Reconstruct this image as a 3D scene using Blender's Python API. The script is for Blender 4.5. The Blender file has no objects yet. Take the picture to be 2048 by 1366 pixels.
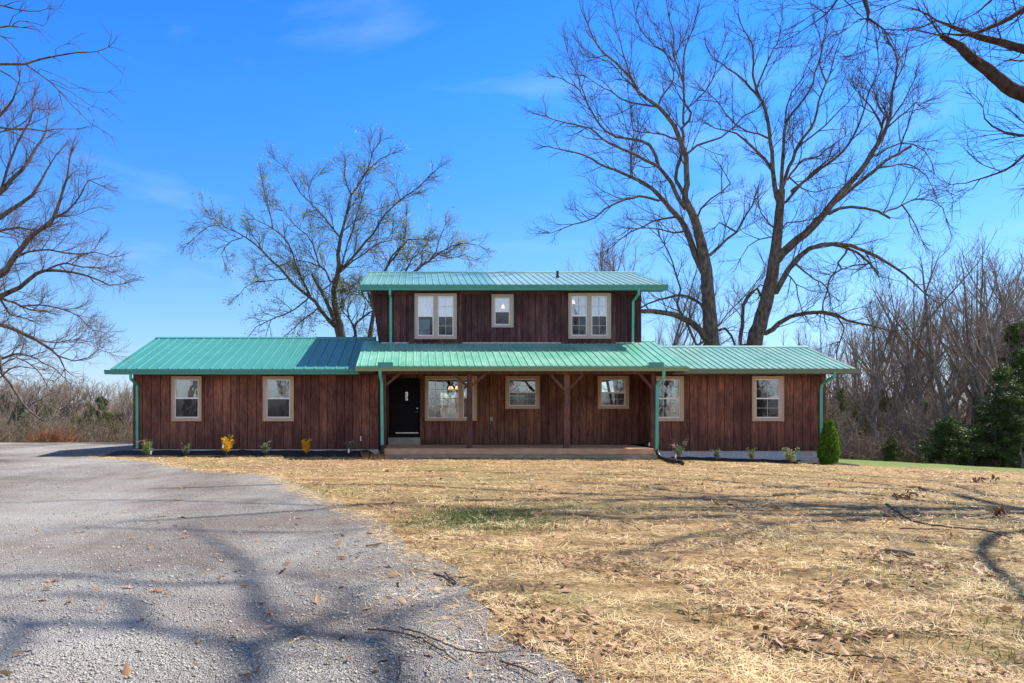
import bpy, bmesh, math, random
import numpy as np
from mathutils import Vector, Matrix, noise as mnoise
R = math.radians
sc = bpy.context.scene
COL = sc.collection

# ------------------------------------------------------------------ camera, sky, sun, exposure
F, CX, HY, EYE = 1437.0, 838.0, 824.0, 1.5          # focal length, vanishing point (pixels of the photograph), eye height
cam = bpy.data.cameras.new('camera'); camo = bpy.data.objects.new('camera', cam); COL.objects.link(camo)
camo.location = (0, 0, EYE); camo.rotation_euler = (R(90), 0, 0)
cam.sensor_width = 36; cam.lens = 36 * F / 2048
cam.shift_x = (1024 - CX) / 2048; cam.shift_y = (HY - 683) / 2048
cam.clip_start = 0.1; cam.clip_end = 3000
sc.camera = camo

SUN = Vector((0.72, 0.28, 1.0)).normalized()         # towards the sun
ELEV = math.asin(SUN.z); AZ = math.atan2(SUN.x, SUN.y)
world = bpy.data.worlds.new('World'); sc.world = world; world.use_nodes = True
wn, wl = world.node_tree.nodes, world.node_tree.links
wn.clear()
w_out = wn.new('ShaderNodeOutputWorld'); w_bg = wn.new('ShaderNodeBackground')
sky = wn.new('ShaderNodeTexSky'); sky.sky_type = 'NISHITA'; sky.sun_disc = False
sky.sun_elevation = ELEV; sky.sun_rotation = AZ
sky.altitude = 200; sky.air_density = 1.0; sky.dust_density = 0.3; sky.ozone_density = 2.0
w_tc = wn.new('ShaderNodeTexCoord'); w_sep = wn.new('ShaderNodeSeparateXYZ'); wl.new(w_tc.outputs['Generated'], w_sep.inputs[0])
# clear, deep blue March air: the hue of the sky by height above the horizon
w_ramp = wn.new('ShaderNodeValToRGB'); cr_ = w_ramp.color_ramp
stops = [(0.0, (.33,.38,.52)), (.05, (.32,.38,.53)), (.154, (.27,.42,.58)), (.283, (.165,.42,.72)), (.398, (.12,.43,.85)), (.50, (.095,.39,.83)), (.62, (.11,.33,.62)), (.85, (.19,.29,.41))]
while len(cr_.elements) < len(stops): cr_.elements.new(.5)
for e_, (p_, c_) in zip(cr_.elements, stops): e_.position = p_; e_.color = (*c_, 1)
wl.new(w_sep.outputs[2], w_ramp.inputs['Fac'])
w_mul = wn.new('ShaderNodeMix'); w_mul.data_type = 'RGBA'; w_mul.blend_type = 'MULTIPLY'; w_mul.inputs['Factor'].default_value = 1
wl.new(sky.outputs['Color'], w_mul.inputs['A']); wl.new(w_ramp.outputs['Color'], w_mul.inputs['B'])
# thin cirrus; an unseen pale cloud field is added behind the photographer to light the facade
w_mp = wn.new('ShaderNodeMapping'); w_mp.inputs['Scale'].default_value = (1.0, 1.0, 4.2); w_mp.inputs['Rotation'].default_value = (R(8), R(24), R(20)); w_mp.inputs['Location'].default_value = (2.2, 6.1, 3.9)
w_n = wn.new('ShaderNodeTexNoise'); w_n.inputs['Scale'].default_value = 2.0; w_n.inputs['Detail'].default_value = 8
w_n.inputs['Roughness'].default_value = 0.55; w_n.inputs['Distortion'].default_value = 0.8
w_r = wn.new('ShaderNodeValToRGB'); w_r.color_ramp.elements[0].position = 0.53; w_r.color_ramp.elements[1].position = 0.85
w_r.color_ramp.elements[0].color = (0, 0, 0, 1); w_r.color_ramp.elements[1].color = (0.17, 0.17, 0.17, 1)
w_back = wn.new('ShaderNodeMapRange'); w_back.interpolation_type = 'SMOOTHSTEP'; w_back.inputs['From Min'].default_value = .05; w_back.inputs['From Max'].default_value = -.35; w_back.inputs['To Max'].default_value = .62
wl.new(w_sep.outputs[1], w_back.inputs['Value'])
w_fac = wn.new('ShaderNodeMath'); w_fac.operation = 'MAXIMUM'; w_m1 = wn.new('ShaderNodeMath'); w_m1.operation = 'MULTIPLY_ADD'; w_m1.use_clamp = True
w_r2 = wn.new('ShaderNodeValToRGB'); w_r2.color_ramp.elements[0].position = 0.25; w_r2.color_ramp.elements[1].position = 0.55; w_r2.color_ramp.elements[0].color = (.45,.45,.45,1)
wl.new(w_tc.outputs['Generated'], w_mp.inputs['Vector']); wl.new(w_mp.outputs[0], w_n.inputs['Vector'])
wl.new(w_n.outputs['Fac'], w_r.inputs['Fac']); wl.new(w_n.outputs['Fac'], w_r2.inputs['Fac'])
w_low = wn.new('ShaderNodeMapRange'); w_low.interpolation_type = 'SMOOTHSTEP'; w_low.inputs['From Min'].default_value = .62; w_low.inputs['From Max'].default_value = .30; w_low.inputs['To Min'].default_value = .15
wl.new(w_sep.outputs[2], w_low.inputs['Value']); w_bl = wn.new('ShaderNodeMath'); w_bl.operation = 'MULTIPLY'; wl.new(w_back.outputs[0], w_bl.inputs[0]); wl.new(w_low.outputs[0], w_bl.inputs[1])
wl.new(w_bl.outputs[0], w_m1.inputs[0]); wl.new(w_r2.outputs['Color'], w_m1.inputs[1]); w_m1.inputs[2].default_value = 0
wl.new(w_m1.outputs[0], w_fac.inputs[0]); wl.new(w_r.outputs['Color'], w_fac.inputs[1])
w_mx = wn.new('ShaderNodeMix'); w_mx.data_type = 'RGBA'; w_mx.inputs['B'].default_value = (4.6, 4.8, 5.0, 1)
wl.new(w_fac.outputs[0], w_mx.inputs['Factor']); wl.new(w_mul.outputs['Result'], w_mx.inputs['A'])
wl.new(w_mx.outputs['Result'], w_bg.inputs['Color']); wl.new(w_bg.outputs[0], w_out.inputs['Surface'])
w_bg.inputs['Strength'].default_value = 0.15

sun = bpy.data.lights.new('sun', 'SUN'); suno = bpy.data.objects.new('sun', sun); COL.objects.link(suno)
sun.energy = 3.7; sun.angle = R(0.53); sun.color = (1.0, 0.94, 0.84)
suno.rotation_euler = SUN.to_track_quat('Z', 'Y').to_euler(); suno.location = SUN * 80

sc.view_settings.view_transform = 'Standard'; sc.view_settings.look = 'None'
sc.view_settings.gamma = 1.0; sc.view_settings.use_curve_mapping = False
sc.view_settings.exposure = 1.22
sc.render.engine = 'CYCLES'
sc.cycles.use_denoising = True
sc.cycles.max_bounces = 6; sc.cycles.transparent_max_bounces = 12
sc.cycles.use_adaptive_sampling = True

# ------------------------------------------------------------------ helpers
def P(px, py, d):
    """a point of the photograph at depth d, in metres"""
    return Vector(((px - CX) / F * d, d, EYE + (HY - py) / F * d))
def X(px, d): return (px - CX) / F * d
def Z(py, d): return EYE + (HY - py) / F * d

def props(o, label=None, cat=None, group=None, kind=None):
    if label: o['label'] = label
    if cat: o['category'] = cat
    if group: o['group'] = group
    if kind: o['kind'] = kind
    return o
def empty(name, loc, label, cat, group=None):
    o = bpy.data.objects.new(name, None); COL.objects.link(o); o.location = loc
    o.empty_display_size = 0.3
    return props(o, label, cat, group)

class MB:
    """collects shapes and links them as one mesh object"""
    def __init__(s): s.v = []; s.f = []; s.t = []; s.tone = 0.5
    def add(s, vs, fs, tone=None):
        b = len(s.v); s.v.extend([tuple(v) for v in vs]); t = s.tone if tone is None else tone
        for f in fs: s.f.append(tuple(b + i for i in f)); s.t.append(t)
    def box(s, x0, x1, y0, y1, z0, z1, tone=None):
        if x0 > x1: x0, x1 = x1, x0
        if y0 > y1: y0, y1 = y1, y0
        if z0 > z1: z0, z1 = z1, z0
        s.add([(x0,y0,z0),(x1,y0,z0),(x1,y1,z0),(x0,y1,z0),(x0,y0,z1),(x1,y0,z1),(x1,y1,z1),(x0,y1,z1)],
              [(0,3,2,1),(4,5,6,7),(0,1,5,4),(1,2,6,5),(2,3,7,6),(3,0,4,7)], tone)
    def prism(s, poly, axis, a0, a1, tone=None):
        """poly: (u,v) list; axis 0: extrude along x with (y,z); axis 1: along y with (x,z); axis 2: along z with (x,y)"""
        def mk(u, v, a): return (a,u,v) if axis == 0 else ((u,a,v) if axis == 1 else (u,v,a))
        n = len(poly)
        vs = [mk(u,v,a0) for u,v in poly] + [mk(u,v,a1) for u,v in poly]
        fs = [tuple(range(n))[::-1], tuple(range(n, 2*n))] + [(i,(i+1)%n,n+(i+1)%n,n+i) for i in range(n)]
        s.add(vs, fs, tone)
    def tube(s, pts, rad, n=6, cap=True, tone=None, flat=None):
        """swept tube; flat=(a,b) makes it a rectangle of half sizes a,b"""
        pts = [Vector(p) for p in pts]; m = len(pts); b = len(s.v); t = s.tone if tone is None else tone
        if flat: n = 4
        up = None
        for i, p in enumerate(pts):
            d = (pts[min(i+1,m-1)] - pts[max(i-1,0)])
            if d.length < 1e-9: d = Vector((0,0,1))
            d.normalize()
            if up is None:
                ref = Vector((0,1,0)) if abs(d.y) < 0.8 else Vector((1,0,0))
                up = (ref - d*ref.dot(d)).normalized()
            else:
                up = up - d*up.dot(d)
                up = up.normalized() if up.length > 1e-6 else d.orthogonal().normalized()
            sd = d.cross(up)
            r = rad if not hasattr(rad, '__len__') else rad[i]
            for k in range(n):
                if flat:
                    sx, sy = ((-1,-1),(1,-1),(1,1),(-1,1))[k]; q = p + sd*(sx*flat[0]) + up*(sy*flat[1])
                else:
                    a = 2*math.pi*k/n; q = p + sd*(math.cos(a)*r) + up*(math.sin(a)*r)
                s.v.append((q.x,q.y,q.z))
        for i in range(m-1):
            for k in range(n):
                k2 = (k+1) % n
                s.f.append((b+i*n+k, b+i*n+k2, b+(i+1)*n+k2, b+(i+1)*n+k)); s.t.append(t)
        if cap:
            s.f.append(tuple(b+k for k in range(n))[::-1]); s.t.append(t)
            s.f.append(tuple(b+(m-1)*n+k for k in range(n))); s.t.append(t)
    def build(s, name, mat, parent=None, smooth=False, bevel=0):
        me = bpy.data.meshes.new(name); me.from_pydata(s.v, [], s.f)
        at = me.attributes.new('tone', 'FLOAT', 'FACE'); at.data.foreach_set('value', s.t)
        if smooth: me.polygons.foreach_set('use_smooth', [True]*len(me.polygons))
        me.materials.append(mat); me.update()
        o = bpy.data.objects.new(name, me); COL.objects.link(o)
        if parent is not None:
            o.parent = parent; o.matrix_parent_inverse = Matrix.Translation(-parent_world(parent))
        if bevel:
            md = o.modifiers.new('bevel', 'BEVEL'); md.width = bevel; md.segments = 2; md.limit_method = 'ANGLE'
        return o
def parent_world(p):
    v = Vector((0,0,0))
    while p is not None:
        v += p.location; p = p.parent
        break
    return v
# parts are modelled in world metres; sub-parts hang under parts whose own location is zero
def mesh_np(name, co, faces, mat, tone=None, smooth=False):
    me = bpy.data.meshes.new(name)
    nf, k = faces.shape
    me.vertices.add(len(co)); me.vertices.foreach_set('co', co.astype(np.float32).ravel())
    me.loops.add(nf*k); me.loops.foreach_set('vertex_index', faces.astype(np.int32).ravel())
    me.polygons.add(nf); me.polygons.foreach_set('loop_start', np.arange(0, nf*k, k, dtype=np.int32))
    me.polygons.foreach_set('loop_total', np.full(nf, k, dtype=np.int32))
    if tone is not None:
        at = me.attributes.new('tone', 'FLOAT', 'FACE'); at.data.foreach_set('value', tone.astype(np.float32))
    me.update(calc_edges=True)
    if smooth: me.polygons.foreach_set('use_smooth', np.ones(nf, dtype=bool))
    me.materials.append(mat)
    o = bpy.data.objects.new(name, me); COL.objects.link(o)
    return o

# ------------------------------------------------------------------ materials
class NT:
    def __init__(s, name):
        s.m = bpy.data.materials.new(name); s.m.use_nodes = True
        s.n, s.l = s.m.node_tree.nodes, s.m.node_tree.links
        s.b = s.n['Principled BSDF']; s.out = s.n['Material Output']
        s.pos = None
    def node(s, t, **k):
        x = s.n.new(t)
        for a, v in k.items():
            if a.startswith('i_'): x.inputs[a[2:].replace('_', ' ')].default_value = v
            else: setattr(x, a, v)
        return x
    def coords(s, scale=(1,1,1), obj=False):
        g = s.node('ShaderNodeTexCoord').outputs['Object'] if obj else s.node('ShaderNodeNewGeometry').outputs['Position']
        mp = s.node('ShaderNodeMapping'); mp.inputs['Scale'].default_value = scale
        s.l.new(g, mp.inputs['Vector']); return mp.outputs[0]
    def noise(s, scale, co=None, detail=4, rough=0.55, dist=0.0):
        x = s.node('ShaderNodeTexNoise'); x.inputs['Scale'].default_value = scale
        x.inputs['Detail'].default_value = detail; x.inputs['Roughness'].default_value = rough
        x.inputs['Distortion'].default_value = dist
        if co is not None: s.l.new(co, x.inputs['Vector'])
        return x.outputs['Fac']
    def ramp(s, fac, stops, interp='LINEAR'):
        x = s.node('ShaderNodeValToRGB'); cr = x.color_ramp; cr.interpolation = interp
        while len(cr.elements) < len(stops): cr.elements.new(0.5)
        for e, (p, c) in zip(cr.elements, stops):
            e.position = p; e.color = (c[0], c[1], c[2], 1) if hasattr(c, '__len__') else (c, c, c, 1)
        s.l.new(fac, x.inputs['Fac']); return x.outputs['Color']
    def mix(s, fac, a, b, mode='MIX'):
        x = s.node('ShaderNodeMix', data_type='RGBA', blend_type=mode)
        for sock, v in (('Factor', fac), ('A', a), ('B', b)):
            if isinstance(v, bpy.types.NodeSocket): s.l.new(v, x.inputs[sock])
            elif hasattr(v, '__len__'): x.inputs[sock].default_value = (v[0], v[1], v[2], 1)
            else: x.inputs[sock].default_value = v if sock == 'Factor' else (v, v, v, 1)
        return x.outputs['Result']
    def math(s, op, a, b=None, c=None):
        x = s.node('ShaderNodeMath', operation=op)
        for i, v in enumerate((a, b, c)):
            if v is None: continue
            if isinstance(v, bpy.types.NodeSocket): s.l.new(v, x.inputs[i])
            else: x.inputs[i].default_value = v
        return x.outputs[0]
    def tone(s): return s.node('ShaderNodeAttribute', attribute_name='tone').outputs['Fac']
    def color(s, c):
        if isinstance(c, bpy.types.NodeSocket): s.l.new(c, s.b.inputs['Base Color'])
        else: s.b.inputs['Base Color'].default_value = (*c, 1)
    def rough(s, v):
        if isinstance(v, bpy.types.NodeSocket): s.l.new(v, s.b.inputs['Roughness'])
        else: s.b.inputs['Roughness'].default_value = v
    def bump(s, h, strength=0.5, dist=0.02):
        x = s.node('ShaderNodeBump'); x.inputs['Strength'].default_value = strength; x.inputs['Distance'].default_value = dist
        s.l.new(h, x.inputs['Height']); s.l.new(x.outputs[0], s.b.inputs['Normal'])

def simple(name, c, rough=0.6, var=0.15, scale=8.0, spec=0.5, metallic=0.0, bump=0.0):
    t = NT(name); co = t.coords()
    n = t.noise(scale, co, 5)
    t.color(t.mix(n, tuple(x*(1-var) for x in c), tuple(min(1, x*(1+var)) for x in c)))
    t.rough(rough); t.b.inputs['Specular IOR Level'].default_value = spec; t.b.inputs['Metallic'].default_value = metallic
    if bump: t.bump(n, bump, 0.01)
    return t.m

def wood_mat(name, ca, cb, cc):
    """stained rough boards: every board its own shade, grain along z, knots and stains"""
    t = NT(name); tone = t.tone()
    sc_ = t.coords((4.6, 4.6, 0.32))
    off = t.node('ShaderNodeVectorMath', operation='ADD'); t.l.new(sc_, off.inputs[0])
    cmb = t.node('ShaderNodeCombineXYZ'); t.l.new(t.math('MULTIPLY', tone, 37.0), cmb.inputs[2]); t.l.new(cmb.outputs[0], off.inputs[1])
    grain = t.noise(3.0, off.outputs[0], 9, 0.72, 0.4)
    blot = t.noise(1.1, t.coords((1, 1, 0.7)), 4, 0.6)
    fine = t.noise(22.0, t.coords((1, 1, 0.12)), 4, 0.75)
    base = t.mix(t.ramp(tone, [(0.0, 0), (1.0, 1)]), ca, cb)
    base = t.mix(t.ramp(grain, [(0.42, 0), (0.62, 0.9)]), base, cc)
    base = t.mix(t.ramp(t.math('FRACT', t.math('MULTIPLY', tone, 7.31)), [(0.55, 0), (1.0, 0.55)]), base, tuple(x*0.45 for x in ca))
    base = t.mix(t.ramp(blot, [(0.35, 0.0), (0.62, 0.7)]), base, tuple(x*0.42 for x in ca))
    base = t.mix(t.ramp(fine, [(0.45, 0), (0.68, 0.8)]), base, (0.022, 0.013, 0.014))
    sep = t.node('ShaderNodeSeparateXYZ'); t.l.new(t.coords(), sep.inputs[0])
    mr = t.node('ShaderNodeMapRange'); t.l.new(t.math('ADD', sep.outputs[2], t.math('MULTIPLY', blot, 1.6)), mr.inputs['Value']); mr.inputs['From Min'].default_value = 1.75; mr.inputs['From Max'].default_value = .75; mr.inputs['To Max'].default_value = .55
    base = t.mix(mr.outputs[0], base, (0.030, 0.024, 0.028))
    t.color(base); t.rough(0.8); t.b.inputs['Specular IOR Level'].default_value = 0.25
    t.bump(t.math('ADD', grain, t.math('MULTIPLY', fine, 0.5)), 0.6, 0.012)
    return t.m

def roof_mat(name, c, c2, rough=0.34):
    t = NT(name); co = t.coords()
    n = t.noise(0.9, co, 5); st = t.noise(6, t.coords((4, 0.4, 0.4)), 4)
    t.color(t.mix(t.ramp(t.math('ADD', t.math('MULTIPLY', n, 0.6), t.math('MULTIPLY', st, 0.4)), [(0.35, 0), (0.65, 1)]), c, c2))
    t.rough(t.ramp(st, [(0.3, rough), (0.7, rough+0.14)])); t.b.inputs['IOR'].default_value = 1.5
    t.b.inputs['Coat Weight'].default_value = 0.42; t.b.inputs['Coat IOR'].default_value = 1.75; t.b.inputs['Coat Roughness'].default_value = 0.22
    wv = t.noise(1.7, t.coords((1.3, .5, .5)), 3); t.bump(wv, 0.25, 0.03)
    return t.m

def bark_mat(name, ca, cb, scale=9.0):
    t = NT(name); co = t.coords((1, 1, 0.35))
    n = t.noise(scale, co, 7, 0.65); n2 = t.noise(1.2, t.coords(), 3)
    t.color(t.mix(t.ramp(n, [(0.35, 0), (0.65, 1)]), ca, t.mix(n2, cb, tuple(x*0.75 for x in cb))))
    t.rough(0.9); t.b.inputs['Specular IOR Level'].default_value = 0.2
    t.bump(n, 0.8, 0.03); return t.m

def leaf_mat(name, ca, cb, trans=0.25):
    t = NT(name)
    t.color(t.mix(t.tone(), ca, cb)); t.rough(0.55); t.b.inputs['Specular IOR Level'].default_value = 0.3
    tr = t.node('ShaderNodeBsdfTranslucent'); t.l.new(t.mix(t.tone(), ca, cb), tr.inputs['Color'])
    mx = t.node('ShaderNodeMixShader'); mx.inputs[0].default_value = trans
    t.l.new(t.b.outputs[0], mx.inputs[1]); t.l.new(tr.outputs[0], mx.inputs[2]); t.l.new(mx.outputs[0], t.out.inputs['Surface'])
    return t.m

M = {}
M['board'] = wood_mat('stained_boards', (0.165, 0.053, 0.040), (0.27, 0.10, 0.070), (0.42, 0.185, 0.10))
M['board_porch'] = wood_mat('stained_boards_porch', (0.165, 0.060, 0.042), (0.27, 0.115, 0.072), (0.38, 0.18, 0.094))
M['board_up'] = wood_mat('stained_boards_upper', (0.080, 0.030, 0.036), (0.145, 0.064, 0.064), (0.22, 0.11, 0.09))
M['beam'] = wood_mat('stained_timber', (0.16, 0.068, 0.052), (0.21, 0.09, 0.066), (0.28, 0.135, 0.09))
M['roof_left'] = roof_mat('teal_metal_roof', (0.045, 0.235, 0.180), (0.055, 0.275, 0.215))
M['roof_mid'] = roof_mat('worn_green_roof_with_glare', (0.085, 0.37, 0.245), (0.28, 0.55, 0.42))  # second colour paled so the worn patches also carry painted roof glare
M['roof_right'] = roof_mat('weathered_teal_metal_roof', (0.13, 0.36, 0.28), (0.27, 0.48, 0.40))
M['roof_top'] = roof_mat('pale_green_metal_roof', (0.12, 0.31, 0.235), (0.17, 0.36, 0.29))
# an exposure seam painted into its colour: the right-hand part is mixed paler
_m = M['roof_top'].node_tree; _b = _m.nodes['Principled BSDF']; _src = _b.inputs['Base Color'].links[0].from_socket
_g = _m.nodes.new('ShaderNodeNewGeometry'); _s = _m.nodes.new('ShaderNodeSeparateXYZ'); _c = _m.nodes.new('ShaderNodeMath'); _c.operation = 'GREATER_THAN'; _c.inputs[1].default_value = 2.79
_x = _m.nodes.new('ShaderNodeMix'); _x.data_type = 'RGBA'; _x.inputs['B'].default_value = (.36, .50, .40, 1); _h = _m.nodes.new('ShaderNodeMath'); _h.operation = 'MULTIPLY'; _h.inputs[1].default_value = .6
_m.links.new(_g.outputs['Position'], _s.inputs[0]); _m.links.new(_s.outputs[0], _c.inputs[0]); _m.links.new(_c.outputs[0], _h.inputs[0]); _m.links.new(_h.outputs[0], _x.inputs['Factor']); _m.links.new(_src, _x.inputs['A']); _m.links.new(_x.outputs['Result'], _b.inputs['Base Color'])
M['gutter'] = simple('teal_gutter_paint', (0.055, 0.27, 0.22), 0.4, 0.12, 3)
M['gutter_sage'] = simple('sage_gutter_paint', (0.20, 0.30, 0.17), 0.4, 0.15, 2)
M['gutter_olive'] = simple('olive_gutter_paint', (0.15, 0.20, 0.14), 0.4, 0.15, 2)
M['spout'] = simple('downspout_paint', (0.075, 0.40, 0.30), 0.4, 0.1, 3)
M['trim'] = simple('tan_window_trim', (0.50, 0.355, 0.235), 0.6, 0.1, 4)
M['trim_up'] = simple('taupe_window_trim', (0.42, 0.345, 0.285), 0.6, 0.1, 4)
M['sash'] = simple('white_vinyl_sash', (0.80, 0.78, 0.75), 0.35, 0.03, 4)
M['muntin'] = simple('pale_muntin', (0.66, 0.63, 0.58), 0.4, 0.05, 4)
M['dark'] = simple('black_paint', (0.006, 0.006, 0.008), 0.6, 0.1, 5, spec=.15)
M['door'] = simple('black_door_paint', (0.006, 0.005, 0.008), 0.6, 0.2, 5, spec=.15)
M['steel'] = simple('brushed_steel', (0.5, 0.5, 0.5), 0.3, 0.1, 20, metallic=1.0)
M['white'] = simple('white_plastic', (0.8, 0.8, 0.8), 0.4, 0.03, 5)
M['grey'] = simple('grey_plastic', (0.35, 0.37, 0.36), 0.5, 0.08, 5)
M['drain'] = simple('black_corrugated_plastic', (0.012, 0.012, 0.015), 0.4, 0.2, 30)
M['drywall'] = simple('interior_drywall', (0.34, 0.31, 0.27), 0.85, 0.04, 2)
M['floorboards'] = simple('interior_floor', (0.16, 0.10, 0.06), 0.45, 0.2, 6)
M['flashing'] = simple('pale_flashing', (0.55, 0.53, 0.50), 0.6, 0.2, 12)
t = NT('porch_concrete'); co = t.coords(); n1 = t.noise(2.2, co, 6, 0.6); n2 = t.noise(40, co, 4, 0.7)
c = t.mix(t.ramp(n1, [(0.3, 0), (0.7, 1)]), (0.50, 0.26, 0.14), (0.72, 0.44, 0.25))
t.color(t.mix(t.ramp(n2, [(0.35, 0.35), (0.6, 0)]), c, (0.10, 0.06, 0.045))); t.rough(0.85); t.bump(n2, 0.3, 0.01); M['porch'] = t.m
t = NT('bare_concrete'); co = t.coords(); n1 = t.noise(3.0, co, 6, 0.6); n2 = t.noise(60, co, 4, 0.7)
c = t.mix(t.ramp(n1, [(0.3, 0), (0.7, 1)]), (0.24, 0.20, 0.14), (0.40, 0.35, 0.27)); t.color(t.mix(t.ramp(n2, [(0.4, 0.4), (0.6, 0)]), c, (0.12, 0.1, 0.08)))
t.rough(0.9); t.bump(n2, 0.4, 0.01); M['concrete'] = t.m
t = NT('concrete_blocks'); tone = t.tone(); co = t.coords(); n2 = t.noise(50, co, 5, 0.7)
c = t.ramp(tone, [(0.0, (0.46, 0.48, 0.52)), (0.55, (0.60, 0.61, 0.64)), (0.8, (0.62, 0.50, 0.50)), (1.0, (0.55, 0.48, 0.36))])
t.color(t.mix(t.ramp(n2, [(0.35, 0.4), (0.65, 0)]), c, (0.16, 0.16, 0.17))); t.rough(0.92); t.bump(n2, 0.5, 0.01); M['block'] = t.m
M['mortar'] = simple('mortar', (0.75, 0.75, 0.75), 0.95, 0.1, 30)
def glass_mat(name, refl, tint, screen=0.0):
    t = NT(name); t.n.remove(t.b)
    tr = t.node('ShaderNodeBsdfTransparent'); tr.inputs[0].default_value = (*tint, 1)
    gl = t.node('ShaderNodeBsdfGlossy'); gl.inputs['Roughness'].default_value = 0.015; gl.inputs['Color'].default_value = (0.95, 0.97, 1, 1)
    fr = t.node('ShaderNodeFresnel'); fr.inputs['IOR'].default_value = 1.5
    w = t.node('ShaderNodeBump'); w.inputs['Strength'].default_value = 0.06; w.inputs['Distance'].default_value = 0.05
    t.l.new(t.noise(1.6, t.coords(), 2), w.inputs['Height']); t.l.new(w.outputs[0], gl.inputs['Normal'])
    f = t.math('MINIMUM', t.math('ADD', t.math('MULTIPLY', fr.outputs[0], 1.3), refl), 1.0)
    mx = t.node('ShaderNodeMixShader'); t.l.new(f, mx.inputs[0]); t.l.new(tr.outputs[0], mx.inputs[1]); t.l.new(gl.outputs[0], mx.inputs[2])
    o = mx.outputs[0]
    if screen:
        df = t.node('ShaderNodeBsdfDiffuse'); df.inputs[0].default_value = (0.03, 0.03, 0.035, 1)
        m2 = t.node('ShaderNodeMixShader'); m2.inputs[0].default_value = screen
        t.l.new(o, m2.inputs[1]); t.l.new(df.outputs[0], m2.inputs[2]); o = m2.outputs[0]
    t.l.new(o, t.out.inputs['Surface']); return t.m
M['glass'] = glass_mat('window_glass', 0.10, (0.86, 0.9, 0.88))
M['glass_up'] = glass_mat('upper_window_glass', 0.20, (0.86, 0.88, 0.92))
M['screened'] = glass_mat('screened_glass', 0.03, (0.7, 0.72, 0.72), 0.45)
t = NT('lamp_glow'); e = t.b; e.inputs['Emission Color'].default_value = (1.0, 0.62, 0.28, 1); e.inputs['Emission Strength'].default_value = 0.9
t.color((0.9, 0.75, 0.55)); M['glow'] = t.m
M['reflection_sheet'] = simple('pale_reflection_sheet', (0.62, 0.60, 0.66), 0.9, 0.08, 5)  # pale sheet added in place of the whitish sky reflection in the upper panes
M['bark_maple'] = bark_mat('maple_bark', (0.042, 0.032, 0.028), (0.23, 0.185, 0.15))
M['twig_maple'] = bark_mat('maple_twigs', (0.055, 0.040, 0.035), (0.16, 0.122, 0.098))
M['twig_elm'] = bark_mat('elm_twigs', (0.075, 0.045, 0.038), (0.26, 0.165, 0.125), 5)
M['twig_olive'] = bark_mat('olive_brown_stems', (0.085, 0.064, 0.040), (0.27, 0.20, 0.13), 2)
M['bark_oak'] = bark_mat('oak_bark', (0.028, 0.018, 0.018), (0.10, 0.070, 0.060))
M['bark_willow'] = bark_mat('willow_bark', (0.060, 0.045, 0.035), (0.17, 0.13, 0.10))
M['twig_willow'] = bark_mat('willow_twigs', (0.07, 0.052, 0.035), (0.14, 0.105, 0.065))
M['bark_wood'] = bark_mat('woodland_bark', (0.09, 0.075, 0.066), (0.34, 0.29, 0.25))
M['twig_wood'] = bark_mat('woodland_twigs', (0.17, 0.128, 0.100), (0.38, 0.30, 0.235), 3)
M['twig_pale'] = bark_mat('pale_twigs', (0.19, 0.135, 0.10), (0.44, 0.34, 0.25), 3)
M['budding'] = leaf_mat('yellow_green_leaflets', (0.27, 0.29, 0.035), (0.46, 0.43, 0.055), 0.45)
M['cedar'] = leaf_mat('cedar_foliage', (0.036, 0.062, 0.018), (0.115, 0.155, 0.042), 0.15)
M['cedar_light'] = leaf_mat('light_evergreen_foliage', (0.085, 0.10, 0.028), (0.19, 0.20, 0.06), 0.15)
M['arborvitae'] = leaf_mat('arborvitae_foliage', (0.035, 0.095, 0.010), (0.17, 0.33, 0.025), 0.35)
M['shrub_green'] = leaf_mat('shrub_leaves', (0.08, 0.16, 0.045), (0.32, 0.42, 0.13), 0.3)
M['shrub_dull'] = leaf_mat('dull_shrub_leaves', (0.07, 0.10, 0.055), (0.30, 0.36, 0.19), 0.25)
M['shrub_cream'] = leaf_mat('cream_edged_leaves', (0.10, 0.17, 0.04), (0.55, 0.58, 0.28), 0.25)
M['forsythia'] = leaf_mat('forsythia_blossom', (0.90, 0.44, 0.008), (0.95, 0.62, 0.02), 0.4)
M['rose'] = leaf_mat('rose_blossom', (0.70, 0.08, 0.07), (0.75, 0.28, 0.20), 0.2)
M['pink'] = leaf_mat('pink_blossom', (0.75, 0.16, 0.36), (0.8, 0.3, 0.45), 0.2)
M['oakleaf'] = leaf_mat('dry_oak_leaf', (0.42, 0.21, 0.12), (0.58, 0.34, 0.21), 0.2)
M['litter'] = leaf_mat('leaf_litter', (0.19, 0.095, 0.045), (0.46, 0.29, 0.155), 0.15)
M['stick'] = bark_mat('dead_wood', (0.07, 0.045, 0.035), (0.19, 0.13, 0.10), 20)
M['straw'] = leaf_mat('straw', (0.34, 0.19, 0.070), (0.98, 0.78, 0.44), 0.2)
M['grass'] = leaf_mat('green_grass', (0.05, 0.09, 0.02), (0.15, 0.20, 0.045), 0.3)
M['redgrass'] = leaf_mat('rust_grass', (0.26, 0.12, 0.06), (0.42, 0.24, 0.13), 0.2)
t = NT('gravel_stone'); t.color(t.ramp(t.tone(), [(0.0, (0.13, 0.12, 0.104)), (0.35, (0.33, 0.306, 0.268)), (0.75, (0.49, 0.46, 0.41)), (1.0, (0.80, 0.765, 0.70))]))
t.rough(0.85); M['stone'] = t.m
t = NT('mulch'); co = t.coords(); n = t.noise(30, co, 5, 0.75); t.color(t.ramp(n, [(0.3, (0.006, 0.005, 0.006)), (0.6, (0.030, 0.022, 0.020)), (0.8, (0.09, 0.07, 0.06))])); t.rough(0.95); t.bump(n, 1.0, 0.05); M['mulch'] = t.m

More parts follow.
